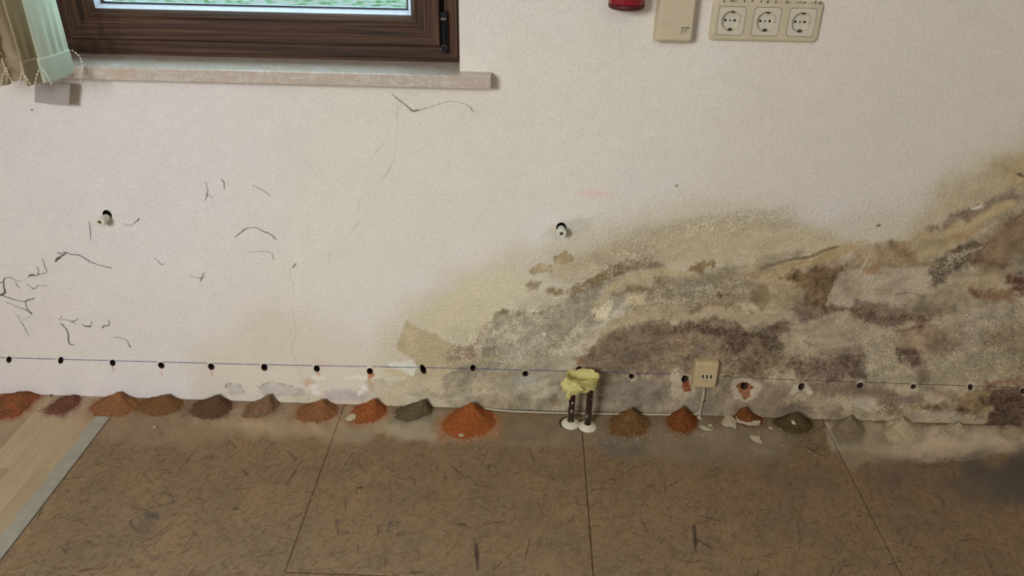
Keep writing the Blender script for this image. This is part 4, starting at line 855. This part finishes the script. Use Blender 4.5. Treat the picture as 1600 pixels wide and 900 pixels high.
text('printed_text', 'WÜRWEEIII+', tx, .9995, .0038, -.0352, jb, .00012, .82)
text('printed_text', 'IBOH  2MECH', tx, .9958, .0028, -.0352, jb, .00005, .9)
text('printed_text', 'TYPE, 7ICO', tx-.0005, .9921, .0028, -.0352, jb, .00006, .9)
text('printed_text', 'CE  E', tx-.001, .9882, .0030, -.0352, jb, .00006, .9)

# red fixture
red = plain('dark_red_plastic', (132, 16, 26), .3, var=.05, k=1.1, coat=.3); redd = plain('darker_red_rim', (78, 22, 26), .5, k=1.1)
rf = empty('red_wall_fixture', (.185, 0, 1.04)); tag(rf, 'dark red round plastic fixture cut off by the top edge, left of the junction box', 'wall fixture')
def dloop(r, z, yo=-.002): return [(.185+r*math.cos(t), min(0.0005, yo-.030+r*1.0*math.sin(t)), z) for t in np.linspace(0, 2*math.pi, 14, False)]
mesh('body', *loft([dloop(.0355, 1.0445), dloop(.0368, 1.047), dloop(.0368, 1.10), dloop(.034, 1.14), dloop(.02, 1.155)]), red, parent=rf, auto=.0012)
mesh('rim', *loft([dloop(.030, 1.0345), dloop(.0335, 1.0355), dloop(.0362, 1.0385), dloop(.0366, 1.0445)]), redd, parent=rf, smooth=True)

# telephone socket
tp = W(1105, 585, -.01); tx0, tx1, tz0, tz1 = .4370, .4985, .1035, .1835; tcx, tcz, tw, thh = (tx0+tx1)/2, (tz0+tz1)/2, tx1-tx0, tz1-tz0
te = empty('telephone_socket', (tcx, 0, tcz)); tag(te, 'small yellowed surface telephone socket with three black slots, low on the mouldy wall', 'telephone socket')
ycream = plain('yellowed_plastic', (176, 156, 116), .42, var=.08, vscale=40, k=1.3)
mesh('housing', *loft([rrect(tcx, tcz, tw, thh, .006, .002), rrect(tcx, tcz, tw, thh, .006, -.012), rrect(tcx, tcz, tw-.002, thh-.003, .006, -.018), rrect(tcx, tcz, tw-.008, thh-.010, .005, -.0225), rrect(tcx, tcz, tw-.012, thh-.014, .004, -.023)]), ycream, parent=te)
mesh('slot_plate', *loft([rrect(tcx+.002, tcz-.001, .031, .0165, .001, -.0229), rrect(tcx+.002, tcz-.001, .031, .0165, .001, -.0236), rrect(tcx+.002, tcz-.001, .030, .0155, .001, -.0238)]), plain('pale_slot_plate', (186, 172, 140), .4, k=1.2), parent=te)
for k in range(3):
    ox = tcx+.002+(k-1)*.0103; mesh('slot', *boxgeo(ox-.0021, ox+.0021, -.0240, -.0230, tcz-.0065, tcz+.0045), black, parent=te)
mesh('screw', *loft([circ(tcx+.002, tcz-.0135, .0015, -.0229, 14), circ(tcx+.002, tcz-.0135, .0013, -.0240, 14)]), gap, parent=te)
mesh('screw', *loft([circ(tcx+.002, tcz+.0285, .0013, -.0226, 14), circ(tcx+.002, tcz+.0285, .0011, -.0238, 14)]), gap, parent=te)
# cables
cabl = plain('dusty_grey_cable', (166, 154, 130), .55, var=.08, k=1.25); cabd = plain('dark_grey_cable', (100, 88, 70), .6, var=.1, k=1.1)
def fl(px, y, z): return Vector((F(px, 640).x, y, z))
cp = [fl(742, -.003, .006), fl(790, -.010, .0028), fl(850, -.012, .0028), fl(890, -.011, .0028), fl(950, -.0095, .0030), fl(1010, -.0075, .0034), fl(1050, -.0055, .0040), fl(1075, -.0050, .0045), fl(1086, -.005, .010), fl(1090, -.005, .028), fl(1089.5, -.004, .06), fl(1090, -.004, .106)]
o = mesh('wall_cable', *tubegeo(smoothpts(cp), .0027, 10), cabl, smooth=True, origin=(cp[3].x, cp[3].y, 0)); tag(o, 'grey cable running along the foot of the wall behind the pipes to the telephone socket', 'cable')
cp = [fl(790, -.0035, .0105), fl(850, -.0035, .0075), fl(900, -.0035, .0075), fl(1000, -.003, .009), fl(1060, -.003, .011)]
cq = [W(1099.5, 606, -.008), W(1100, 616, -.006), W(1098, 627, -.0055), W(1095.5, 634, -.006), W(1094.5, 645, -.008)]
cq[-1].z = .002; cq[0].z = .106
o = mesh('telephone_wire', *tubegeo(smoothpts(cq), .0024, 10), cabl, smooth=True, origin=cq[2]); tag(o, 'short pale cable dropping straight from the telephone socket to the floor', 'cable')
cl_ = W(1099, 627, -.006); mesh('clip', *boxgeo(cl_.x-.0035, cl_.x+.0035, -.009, -.0005, cl_.z-.002, cl_.z+.002), cabd, parent=o, origin=cl_)
# chalk line on the wall
blue = plain('blue_chalk', (66, 72, 122), .9, k=1.1); drk = plain('dark_line', (70, 60, 54), .9)
def ribbon(pts, w, mat, name, y=-.0012):
    L_ = []
    P_ = []
    for (a, b) in zip(pts, pts[1:]):
        n_ = max(2, int(abs(b[0]-a[0])/3)); P_ += [(a[0]+(b[0]-a[0])*t/n_, a[1]+(b[1]-a[1])*t/n_) for t in range(n_)]
    P_.append(pts[-1]); V = []; Fq = []
    for i, (x, y_) in enumerate(P_):
        c = W(x, y_); ww = w*(.7+.5*random.random())/2
        k_ = int(np.argmin((A-c.x)**2)); j_ = int(np.argmin((B-c.z)**2)); hy = -hh[j_*len(A)+k_]/1000-.0006
        V += [(c.x, hy-.0006, c.z-ww), (c.x, hy-.0006, c.z+ww), (c.x, hy+.003, c.z-ww), (c.x, hy+.003, c.z+ww)]
        broken = any(abs(x-h_[0]) < 4.8 and abs(y_-h_[1]) < 12 for h_ in HOLES)
        if i and not broken: a = 4*(i-1); b = 4*i; Fq += [(a, b, b+1, a+1), (a, a+2, b+2, b), (a+1, b+1, b+3, a+3)]
    return V, Fq
o = mesh('chalk_line', *ribbon([(-60, 556.5), (0, 558.5), (200, 564), (400, 569.5), (600, 573), (800, 577.5), (900, 580), (985, 582.5), (1046, 584)], .0014, blue, 'c'), blue); tag(o, 'long blue snapped chalk line linking the left drill holes', 'chalk line')
o = mesh('pencil_line', *ribbon([(1124, 587.5), (1200, 591.5), (1300, 595), (1430, 600), (1534, 603.5), (1620, 607)], .0010, drk, 'c'), drk); tag(o, 'thin dark drawn line crossing the mouldy wall right of the telephone socket', 'pencil line')

# ------------------------------------------------------------------ drill holes
hm_ = plain('drilled_brick_inside', (86, 56, 42), .95, var=.35, vscale=500, bumpd=.001, bscale=500); hm2 = plain('drilled_plaster_inside', (170, 152, 128), .95, var=.2, vscale=400, bumpd=.001, bscale=500)
for i, ((c, a, b, tl), h) in enumerate(zip(hole_geo[:len(HOLES)], HOLES)):
    lo = []
    for y, k_, dz in ((-.0006, 1.05, 0), (.0006, 1.02, 0), (.004, .97, -.001), (.02, .9, -.006), (.05, .85, -.018), (.0535, .5, -.020)):
        l_ = []
        for t in np.linspace(0, 2*math.pi, 28, False):
            rr_ = k_*(1+(.05*math.sin(3*t+i)+.03*math.sin(7*t+2*i)) * (y > .001)); u = a*rr_*math.cos(t); v = b*rr_*math.sin(t)
            l_.append((c.x+u*math.cos(tl)+v*math.sin(tl), y, c.z-u*math.sin(tl)+v*math.cos(tl)+dz))
        lo.append(l_)
    o = mesh('drill_hole', *loft(lo, False, True), hm_, smooth=True, origin=c); tag(o, h[5], 'drill hole', 'drill holes along the chalk line')
# ------------------------------------------------------------------ white plugs in the wall
wp = plain('white_plastic', (206, 204, 188), .3, k=1.2); brass = plain('brass', (150, 130, 70), .3, metal=.9); dkg = plain('hole_dark', (52, 44, 38), .9)
for i, (hx, hy, lb, tilt) in enumerate([(168, 337, 'white plastic wall plug with screw, left of the two, below the blind', (-.004, .0)), (877, 354.5, 'white plastic wall plug with screw, right of the two, just above the stain', (0, 0))]):
    c = W(hx, hy); c.y = 0; e = empty('wall_plug', c); tag(e, lb, 'wall plug', 'wall plugs')
    hc = hole_geo[len(HOLES)+i]
    lo = [[(hc[0].x+hc[1]*k_*math.cos(t), y, hc[0].z+hc[2]*k_*math.sin(t)) for t in np.linspace(0, 2*math.pi, 28, False)] for y, k_ in ((-.0004, 1.05), (.001, 1.0), (.02, .95), (.03, .6))]
    mesh('plug_hole', *loft(lo, False, True), dkg, parent=e, smooth=True)
    def ring(r, y, s=1): f_ = -y/.035; return circ(c.x+tilt[0]*f_, c.z-.003+tilt[1]*f_, r*1.42, y, 32)
    mesh('bolt', *loft([ring(.0035, .02), ring(.0035, -.010)]), steel, parent=e, smooth=True)
    mesh('sleeve', *loft([ring(.0058, -.004), ring(.0062, -.0045), ring(.0064, -.017), ring(.0058, -.0178), ring(.0058, -.0192), ring(.0076, -.020), ring(.0080, -.022), ring(.0080, -.0305), ring(.0070, -.0325), ring(.0034, -.0325), ring(.0032, -.027)]), wp, parent=e)
    mesh('screw', *loft([ring(.0030, -.0265), ring(.0030, -.0295), ring(.0022, -.0302)]), brass, parent=e)
    s1 = merge(boxgeo(c.x+tilt[0]*.86-.0026, c.x+tilt[0]*.86+.0026, -.0304, -.0299, c.z-.0034, c.z-.0026), boxgeo(c.x+tilt[0]*.86-.0004, c.x+tilt[0]*.86+.0004, -.0304, -.0299, c.z-.0056, c.z-.0004))
    mesh('screw_cross', *s1, black, parent=e)

# ------------------------------------------------------------------ taped heating pipes
prm, nt, bs = newmat('chipped_dark_pipe'); N = NT(nt)
nn = N.noise(N.coord((1, 1, .35)), 150, 4, .6); cc = N.mix(N.mr(nn, .60, .63), L4((52, 28, 20), 0.9), L4((196, 184, 170), 1.2)); N.l(cc, bs.inputs['Base Color']); bs.inputs['Roughness'].default_value = .3
whr = plain('white_rosette', (196, 186, 162), .38, var=.06, vscale=60, k=1.35)
pipes = []
for (px, py, lb) in [(891.5, 664, 'dark brown heating pipe with chipped paint and white rosette, left of the pair'), (918, 668.5, 'dark brown heating pipe with chipped paint and white rosette, right of the pair')]:
    b = F(px, py); b.y += .004; pipes.append(b); e = empty('heating_pipe', b); tag(e, lb, 'pipe', 'pair of capped heating pipes')
    def cl2(r, z): return [(b.x+r*math.cos(t), b.y+r*math.sin(t), z) for t in np.linspace(0, 2*math.pi, 32, False)]
    mesh('pipe', *loft([cl2(.0082, -.006), cl2(.0082, .128), cl2(.0075, .129)]), prm, parent=e, smooth=True)
    mesh('rosette', *loft([cl2(.0243, .0006), cl2(.0247, .0018), cl2(.0240, .0032), cl2(.0200, .0060), cl2(.0150, .0085), cl2(.0110, .0100), cl2(.0092, .0120), cl2(.0088, .0100)], False, False), whr, parent=e, smooth=True)
    mesh('floor_opening', *loft([[(v[0]-.0035, v[1]+.003, v[2]) for v in cl2(.0262, .0002)], [(v[0]-.0035, v[1]+.003, v[2]) for v in cl2(.0262, .0005)]]), plain('dark_gap', (26, 20, 14), .9), parent=e)
# tape bundle
tape, nt, bs = newmat('yellow_masking_tape'); N = NT(nt); out = nt.nodes['Material Output']
tn = N.noise(N.coord((1, 1, 3)), 60, 4); c = N.mix(tn, L4((188, 176, 100), 1.45), L4((212, 202, 136), 1.5)); N.l(c, bs.inputs['Base Color']); bs.inputs['Roughness'].default_value = .55
N.l(N.bump(N.noise(N.coord(), 160, 4, .6, 1.0), .002, .7), bs.inputs['Normal'])
t = N.n('ShaderNodeBsdfTranslucent'); t.inputs[0].default_value = L4((200, 190, 100)); mx = N.n('ShaderNodeMixShader'); mx.inputs[0].default_value = .25
N.l(bs.outputs[0], mx.inputs[1]); N.l(t.outputs[0], mx.inputs[2]); N.l(mx.outputs[0], out.inputs[0])
mid = (pipes[0]+pipes[1])/2; tz = .115
tb = empty('tape_bundle', (mid.x, mid.y, .12)); tag(tb, 'crumpled yellow masking tape wrapped round the tops of the two pipes', 'tape')
def oval(hw, hd, z, wob=0, ph=0, dx=0, dy=0, slope=0, n=64):
    o_ = []
    for k in range(n):
        t_ = 2*math.pi*k/n; cx_, sy_ = math.cos(t_), math.sin(t_); e_ = .62
        x = hw*math.copysign(abs(cx_)**e_, cx_); y = hd*math.copysign(abs(sy_)**.85, sy_)
        w1 = wob*(math.sin(5*t_+ph)+.6*math.sin(11*t_+ph*2)+.4*math.sin(17*t_))
        o_.append((mid.x+dx+x*(1+w1*8), mid.y+dy+y*(1+w1*8), z+w1*.4+slope*x))
    return o_
lo = [oval(.0335, .0112, tz-.001, .003, 1), oval(.0360, .0125, tz+.004, .003, .6), oval(.0380, .0150, tz+.014, .004, .5), oval(.0395, .0180, tz+.026, .003, .9), oval(.0405, .0215, tz+.038, .004, 1.2), oval(.0405, .0250, tz+.046, .004, 1.6),
      oval(.0396, .0241, tz+.0455, .004, 1.6), oval(.0385, .0225, tz+.037, .003, 1.4), oval(.0365, .0190, tz+.024, .003, 1), oval(.0335, .0150, tz+.018, .004, 1.3), oval(.020, .0085, tz+.021, .006, 1)]
mesh('tape_wrap', *loft(lo, False, True), tape, parent=tb, smooth=True)
# loose flap folded over the front left corner
fp = [W(x, y, q_) for x, y, q_ in [(884, 590, -.088), (876, 600, -.094), (880, 609, -.096), (886, 613, -.096), (884, 621, -.096), (890, 625, -.095), (893, 618, -.096), (900, 617, -.094), (912, 609, -.093), (902, 600, -.090), (894, 596, -.088)]]
cen = sum(fp, Vector())/len(fp)+Vector((0, -.009, 0)); V = [cen]+fp+[cen+Vector((0, .001, 0))]+[v+Vector((0, .0012, 0)) for v in fp]; n_ = len(fp); Fq = []
for k in range(n_):
    k2 = (k+1) % n_; Fq += [(0, 1+k, 1+k2), (n_+1, n_+2+k2, n_+2+k), (1+k, n_+2+k, n_+2+k2, 1+k2)]
mesh('tape_flap', V, Fq, tape, parent=tb)
wr = [W(894, 594, -.100), W(903, 600, -.101), W(910, 603, -.1015), W(918, 608, -.1005), W(930, 610, -.096)]
wr2 = [W(893, 607, -.102), W(900, 603, -.1025), W(908, 602, -.102)]
mesh('tape_fold', *merge(tubegeo(smoothpts(wr), .0009, 6), tubegeo(smoothpts(wr2), .0008, 6)), tape, parent=tb, smooth=True)

# ------------------------------------------------------------------ dust heaps
def dustmat(name, c0, c1_, k=.62, vr=1.0):
    m, nt, bs = newmat(name); N = NT(nt); g_ = N.noise(N.coord(), 700, 3, .7); s_ = N.noise(N.coord(), 60, 3)
    c = N.mix(N.mr(s_, .4, .62), L4(c0, k/EF), L4(c1_, k/EF)); base_ = c; c = N.mix(1.0, c, N.ramp(g_, [(.3, (.66, .66, .68)), (.7, (1.28, 1.25, 1.22))]), 'MULTIPLY'); c = N.mix(1.0, c, N.ramp(N.noise(N.coord(), 230, 3, .7), [(.36, (.62, .60, .60)), (.52, (1.0, 1.0, 1.0)), (.7, (1.2, 1.2, 1.2))]), 'MULTIPLY')
    c = N.mix(N.math('MULTIPLY', N.mr(N.noise(N.coord(), 260, 3, .7), .58, .72), .3), c, L4((150, 128, 100), 1/EF)); c = N.mix(vr, base_, c)
    N.l(c, bs.inputs['Base Color']); bs.inputs['Roughness'].default_value = .95; bs.inputs['Specular IOR Level'].default_value = .1
    N.l(N.bump(N.math('ADD', g_, N.math('MULTIPLY', N.noise(N.coord(), 180, 3), 1.2)), .0022, .7), bs.inputs['Normal']); return m
def heap(apx, bd, extra=None):
    nA, nR = 150, 40; bp = [F(*q_) for q_ in bd]; ya = min(-.018, -.35*abs(min(v.y for v in bp))*.6); ap = W(apx[0], apx[1], ya)
    ax_, az_ = ap.x, max(.007, ap.z*1.04); an = sorted((math.atan2(v.y-ya, v.x-ax_), (v-Vector((ax_, ya, 0))).length) for v in bp)
    A0 = np.array([q_[0] for q_ in an]); R0 = np.array([q_[1] for q_ in an])
    T = -math.pi+2*math.pi*np.arange(nA)/nA; R_ = np.interp(T, np.concatenate([A0-2*math.pi, A0, A0+2*math.pi]), np.concatenate([R0, R0, R0]))
    for _ in range(14): R_ = (np.roll(R_, 1)+R_+np.roll(R_, -1))/3
    R_ = R_*(1.24+.20*(fbm(T*7+apx[0], T*0, 8, 3)-.5))
    r = (np.arange(1, nR+1)/nR)[:, None]; x = ax_+R_*r*np.cos(T); y = ya+R_*r*np.sin(T); big_ = float(np.clip(az_/.03, .4, 1.2))
    n1 = fbm(x*60+3, y*60+9, 5, 3)-.5; n2 = fbm(x*420, y*420, 15, 3)-.5
    h = az_*((1-r)**1.75*(1-.05*np.exp(-(r/.08)**2)))+n1*.010*big_*(1-r)*np.minimum(1, r*3)+n2*.0045*np.clip(r*1.6, 0, 1)-.0009*np.clip((r-.7)/.3, 0, 1)
    if extra: h = h+extra[2]*np.exp(-((x-extra[0])**2+(y-extra[1])**2)/extra[3]**2)
    h = np.where(r >= .999, -.003, h); y = np.where(y > .0006, .0006+.0004*r, y)
    V = [(ax_, ya, az_)]+[tuple(q_) for q_ in np.stack([x, y, h], 2).reshape(-1, 3)]; Fq = [(0, 1+i, 1+(i+1) % nA) for i in range(nA)]
    for j in range(nR-1):
        a = 1+j*nA; Fq += [(a+i, a+(i+1) % nA, a+nA+(i+1) % nA, a+nA+i) for i in range(nA)]
    return V, Fq, Vector((ax_, ya, 0))
for (lb, apx, bd, c0, c1_) in PILES:
    ex = None
    if apx[0] == 1242: v = F(1251, 664); ex = (v.x, v.y, .011, .016)
    V, Fq, o0 = heap(apx, bd, ex)
    o = mesh('dust_heap', V, Fq, dustmat('brick_dust', c0, c1_, 1.25 if apx[0] > 1400 else (.9 if apx[0] > 1300 else (.88 if apx[0] < 560 else .68)), .35 if apx[0] > 1300 else 1.0), smooth=True, origin=o0); tag(o, lb, 'dust heap', 'drilling dust heaps along the wall')

# ------------------------------------------------------------------ plaster flakes and crumbs
flk = plain('plaster_flake', (186, 172, 142), .85, var=.12, vscale=120, bumpd=.0015, bscale=300, k=1.12)
FLAKES = [ # polygon px, lift, label
 ([(540, 655), (546, 651), (551, 648), (557, 650), (555, 656), (548, 659), (541, 658)], .004, 'white plaster flake between the brown and orange-brown heaps'),
 ([(1127, 662), (1132, 654), (1138, 652), (1145, 655), (1150, 660), (1150, 672), (1143, 668), (1136, 668), (1130, 667)], .010, 'large grey plaster flake standing left of the broken brown heap'),
 ([(1149, 655), (1158, 657), (1166, 661), (1178, 662), (1188, 661), (1186, 666), (1172, 668), (1160, 664), (1151, 662)], .008, 'long jagged plaster sheet carrying the front of the brown heap'),
 ([(1092, 667), (1098, 667), (1106, 670), (1114, 673), (1104, 674), (1096, 671)], .004, 'thin white plaster sliver right of the red-orange heap'),
 ([(1170, 683), (1178, 682), (1186, 684), (1188, 690), (1184, 693), (1176, 690)], .005, 'bright white oval plaster flake lying alone on the board'),
 ([(1088, 650), (1094, 652), (1098, 657), (1090, 656)], .003, 'small pale flake between the red-orange heap and the wire'),
 ([(1106, 664), (1112, 665), (1113, 668), (1107, 667)], .003, 'small flake above the thin white sliver'),
 ([(1200, 669), (1206, 668), (1208, 671), (1203, 672)], .003, 'small white flake left of the olive heap'),
 ([(716, 681), (722, 679), (725, 682), (719, 684)], .003, 'small white flake in front of the bright orange heap'),
 ([(1186, 689), (1191, 691), (1189, 694), (1185, 693)], .003, 'tiny chip touching the bright white oval flake'),
 ([(1234, 664), (1240, 665), (1242, 671), (1236, 669)], .012, 'pale chip lying on the olive heap'),
 ([(240, 668), (245, 667), (243, 670), (239, 671)], .002, 'small white stick-like chip below the mid brown heap'),
]
for i, (pg, lf, lb) in enumerate(FLAKES):
    P_ = [F(*q_) for q_ in pg]; z0 = .0012
    if i == 2: z0 = .0035
    if i == 10: z0 = .012
    cn = sum(P_, Vector())/len(P_); top = []; bot = []; n_ = len(P_)
    for k, v in enumerate(P_):
        z = z0+lf*(.25+.35*math.sin(k*2.1+i)**2)*(1.0 if v.y > cn.y else .4); top.append(Vector((v.x, v.y, z+.0016))); bot.append(Vector((v.x, v.y, z)))
    ct = Vector((cn.x, cn.y, z0+lf*.55+.0016)); V = [ct, ct-Vector((0, 0, .0016))]+top+bot; Fq = []
    for k in range(n_):
        k2 = (k+1) % n_; Fq += [(0, 2+k, 2+k2), (1, 2+n_+k2, 2+n_+k), (2+k, 2+n_+k, 2+n_+k2, 2+k2)]
    o = mesh('plaster_flake', V, Fq, flk, origin=(cn.x, cn.y, 0)); tag(o, lb, 'plaster flake')
def crumbs(n_, rnd, r0, r1, lim):
    gs = []
    for k in range(n_):
        x, y = rnd(); x = max(lim[0], min(lim[1], x)) if not lim[0] < x < lim[1] else x; v = F(x, y)
        if x in lim: continue
        if v.y > -.004: continue
        r = random.uniform(r0, r1); pts_ = []
        for zz in (0, .6, 1.1):
            rr_ = r*(1, .9, .3)[int(zz/.55)]; pts_.append([(v.x+rr_*random.uniform(.6, 1.2)*math.cos(t_), v.y+rr_*random.uniform(.6, 1.2)*math.sin(t_), zz*r*.7) for t_ in np.linspace(0, 2*math.pi, 6, False)])
        gs.append(loft(pts_))
    return merge(*gs)
def r1():
    cxs = random.choice([(1170, 672, 40, 10), (1060, 676, 50, 8), (1240, 680, 50, 18), (1120, 670, 60, 14), (975, 678, 40, 12), (735, 684, 40, 9), (880, 690, 60, 20), (1420, 700, 90, 16), (600, 668, 60, 10)])
    return random.gauss(cxs[0], cxs[2]), min(890, max(652, random.gauss(cxs[1], cxs[3])))
o = mesh('plaster_crumbs', *crumbs(330, r1, .0006, .0019, (690, 1560)), flk); tag(o, 'scattered tiny white plaster crumbs on the board in front of the heaps', 'crumbs', kind='stuff')
def r2():
    cxs = random.choice([(225, 640, 20, 6), (120, 632, 40, 7), (300, 640, 20, 10), (440, 645, 20, 8), (560, 652, 25, 6), (1170, 668, 20, 4), (350, 700, 120, 40)])
    return random.gauss(cxs[0], cxs[2]), min(890, max(630, random.gauss(cxs[1], cxs[3])))
o = mesh('dust_crumbs', *crumbs(300, r2, .0006, .0017, (40, 600)), plain('brown_crumb', (96, 70, 50), .95, var=.3, k=1.1)); tag(o, 'scattered dark brown drilling crumbs between the dust heaps', 'crumbs', kind='stuff')
# dark lump behind heap by the wall
for (px, py, lb, r) in [(202, 618, 'dark pebble of mortar beside the broad tan heap', .0055), (80, 619, 'thin dark mortar lump between the first two heaps', .0035)]:
    c = W(px, py+1, -.006); c.z = r*.6
    lo = [[(c.x+r*s_*math.cos(t_)*(1+.15*math.sin(3*t_)), c.y+r*s_*.8*math.sin(t_), z*r) for t_ in np.linspace(0, 2*math.pi, 12, False)] for z, s_ in ((0, .7), (.5, 1.0), (1.1, .85), (1.5, .4))]
    o = mesh('mortar_lump', *loft(lo), plain('dark_mortar', (84, 66, 50), .95, var=.2, vscale=200), smooth=True, origin=(c.x, c.y, 0)); tag(o, lb, 'mortar lump')

# ------------------------------------------------------------------ dusty cobwebs clinging to the wall
web = plain('dusty_cobweb', (136, 124, 112), .95, var=.25, vscale=250, k=1.0); webd = plain('dark_cobweb', (112, 98, 86), .95, var=.2, vscale=250)
WEBS = [
 ('twig-like dusty cobweb with a long fine tail under the right end of the sill', [([(614, 147), (622, 155), (635, 165), (645, 173), (655, 171)], [.8, 1.2, 1.6, 2.6, 1.4]), ([(650, 173), (670, 168), (690, 161), (705, 158), (722, 161), (733, 166), (740, 175)], [1.2, .5, .4, .4, .4, .5, .5])], web),
 ('thick branching cobweb strand at the left edge of the wall', [([(-4, 461), (3, 460), (8, 455), (6, 445), (7, 436), (14, 433), (25, 437), (35, 440)], [3, 3.5, 2.2, 1.4, 1.4, .8, .8, .6]), ([(3, 460), (20, 467), (38, 471), (45, 468), (55, 466)], [2, 1.2, 1.2, 2.2, .8]), ([(40, 471), (42, 480), (47, 487)], [1, .9, .8]), ([(10, 472), (30, 480), (44, 485), (50, 490)], [.6, .8, 1.4, 2.0]), ([(-4, 441), (5, 441)], [1.8, 1.2])], webd),
 ('leaf-shaped dust web with a hooked thread left of the long drooping one', [([(44, 432), (50, 429), (56, 430), (62, 428)], [1.2, 3.4, 1.6, .7]), ([(60, 428), (68, 427), (73, 424), (70, 415), (67, 403)], [.7, .8, .6, .7, .6]), ([(60, 427), (60, 420), (57, 417)], [.6, .6, .5])], webd),
 ('long drooping brown cobweb with a thick hanging end', [([(87, 409), (90, 404), (97, 399), (104, 395)], [1.6, 3.6, 2.4, 1.4]), ([(91, 393), (92, 396), (103, 394), (112, 397), (126, 399), (140, 408), (155, 414), (168, 417), (175, 419)], [.6, 1.2, 1.4, 1.5, 1.4, 1.2, .9, 1.2, .4])], webd),
 ('forked cobweb scrap below the leaf-shaped one', [([(42, 443), (50, 449), (54, 451), (60, 446), (76, 447)], [.5, .8, .9, .7, .5]), ([(24, 440), (28, 446), (31, 449)], [.5, 1, .6])], web),
 ('drooping grey cobweb tail above the second drill hole', [([(95, 505), (101, 510), (106, 518), (107, 530), (109, 537), (116, 539)], [1.6, 1.4, 1.8, 1.6, 1.8, 1.0]), ([(93, 500), (98, 493)], [.6, .5])], web),
 ('small winged cobweb right of the drooping tail', [([(98, 499), (108, 500), (114, 502), (123, 497)], [.7, 1, 1.6, .6]), ([(113, 501), (118, 506)], [.8, .9])], web),
 ('little tangled cobweb scrap, middle of the lower left row', [([(128, 507), (135, 509), (142, 508), (144, 502)], [.8, 1.3, .9, .5]), ([(133, 510), (143, 510)], [1, 1.4])], webd),
 ('curled cobweb knot, right one of the lower left row', [([(160, 512), (164, 508), (170, 508), (171, 503), (169, 500)], [1.4, 1.5, .8, .8, .5])], webd),
 ('short wavy cobweb thread below the curled knot', [([(178, 526), (185, 527), (192, 529), (199, 532), (201, 537), (204, 541)], [.9, .6, .7, .7, .8, 1.8])], web),
 ('arched fuzzy cobweb in the middle of the left wall', [([(367, 370), (375, 364), (382, 358), (392, 355), (404, 357), (412, 361), (420, 364), (428, 370), (432, 375)], [1, 1.2, 1.6, 1.1, 1.0, 1.6, 1.3, 1.6, .8])], web),
 ('thin curved dark hair above the arched cobweb', [([(396, 290), (404, 293), (413, 298), (423, 306)], [.4, .6, .6, .5])], webd),
 ('small fuzzy dust knot with loose threads left of the lone speck', [([(296, 430), (308, 434), (316, 434)], [.4, .5, 1.8]), ([(316, 434), (318, 428), (320, 426)], [1.6, .8, .6]), ([(312, 440), (316, 434)], [.5, 1.2])], web),
 ('thread-like cobweb left of the dust knot', [([(240, 402), (248, 408), (252, 413), (258, 411)], [.4, .6, 1.1, .4])], web),
 ('lone smudge of dust web right of the arched cobweb', [([(457, 418), (460, 414), (463, 411)], [1, 2, 1])], web),
 ('fine web thread with a knot right of the left plug', [([(194, 349), (202, 352), (210, 348), (216, 343), (218, 340)], [.7, .5, .5, 1.6, .5])], web),
 ('small forked thread web in the upper middle left wall', [([(322, 284), (324, 296), (324, 303), (321, 313)], [.4, .5, 1, .5]), ([(324, 303), (334, 309)], [.7, .4])], web),
 ('small hanging web speck right of the forked thread web', [([(346, 280), (350, 284), (350, 296)], [.5, 1.4, .4])], web),
 ('fine thread dropping beside the left plug', [([(139, 346), (141, 360), (142, 375)], [.8, .9, .5])], web),
 ('faint thread below the knotted webs with a bent end', [([(388, 393), (404, 393), (414, 392), (424, 396), (428, 405)], [.3, .4, .5, .5, .6])], web),
 ('dusty thread crossing down toward the first drill hole', [([(27, 491), (32, 500), (38, 510), (46, 526)], [.5, .5, .9, .5]), ([(36, 500), (48, 494)], [.4, .4])], web),
 ('short speck of web at the far left below the sill', [([(49, 171), (52, 172)], [1.6, 1.4])], web),
]
def hgt_at(x, z):
    k_ = int(np.argmin(abs(A-x))); j_ = int(np.argmin(abs(B-z))); return -hh[j_*len(A)+k_]/1000
for i, (lb, strands, mt) in enumerate(WEBS):
    gs = []; o0 = None
    for (pts_, rad) in strands:
        P_ = []; R2 = []
        S = smoothpts([(a, b, r) for (a, b), r in zip(pts_, rad)], 7)
        for k, v in enumerate(S):
            jx = random.uniform(-.5, .5); jy = random.uniform(-.5, .5); c = W(v.x+jx, v.y+jy); c.y = hgt_at(c.x, c.z)-.0010-.0005*v.z; o0 = o0 or c
            P_.append(c); R2.append(max(.00026, v.z*.00072*random.uniform(.6, 1.25)))
        gs.append(tubegeo(P_, R2, 6))
        for k in range(1, len(P_)-1, 4):   # fuzz
            q_ = P_[k]; a_ = random.uniform(0, 6.28); l_ = random.uniform(.002, .005)
            gs.append(tubegeo([q_, q_+Vector((math.cos(a_)*l_, 0, math.sin(a_)*l_))], [.0003, .00015], 4))
    o = mesh('cobweb', *merge(*gs), mt, smooth=True, origin=o0); tag(o, lb, 'cobweb', 'dusty cobwebs on the wall')
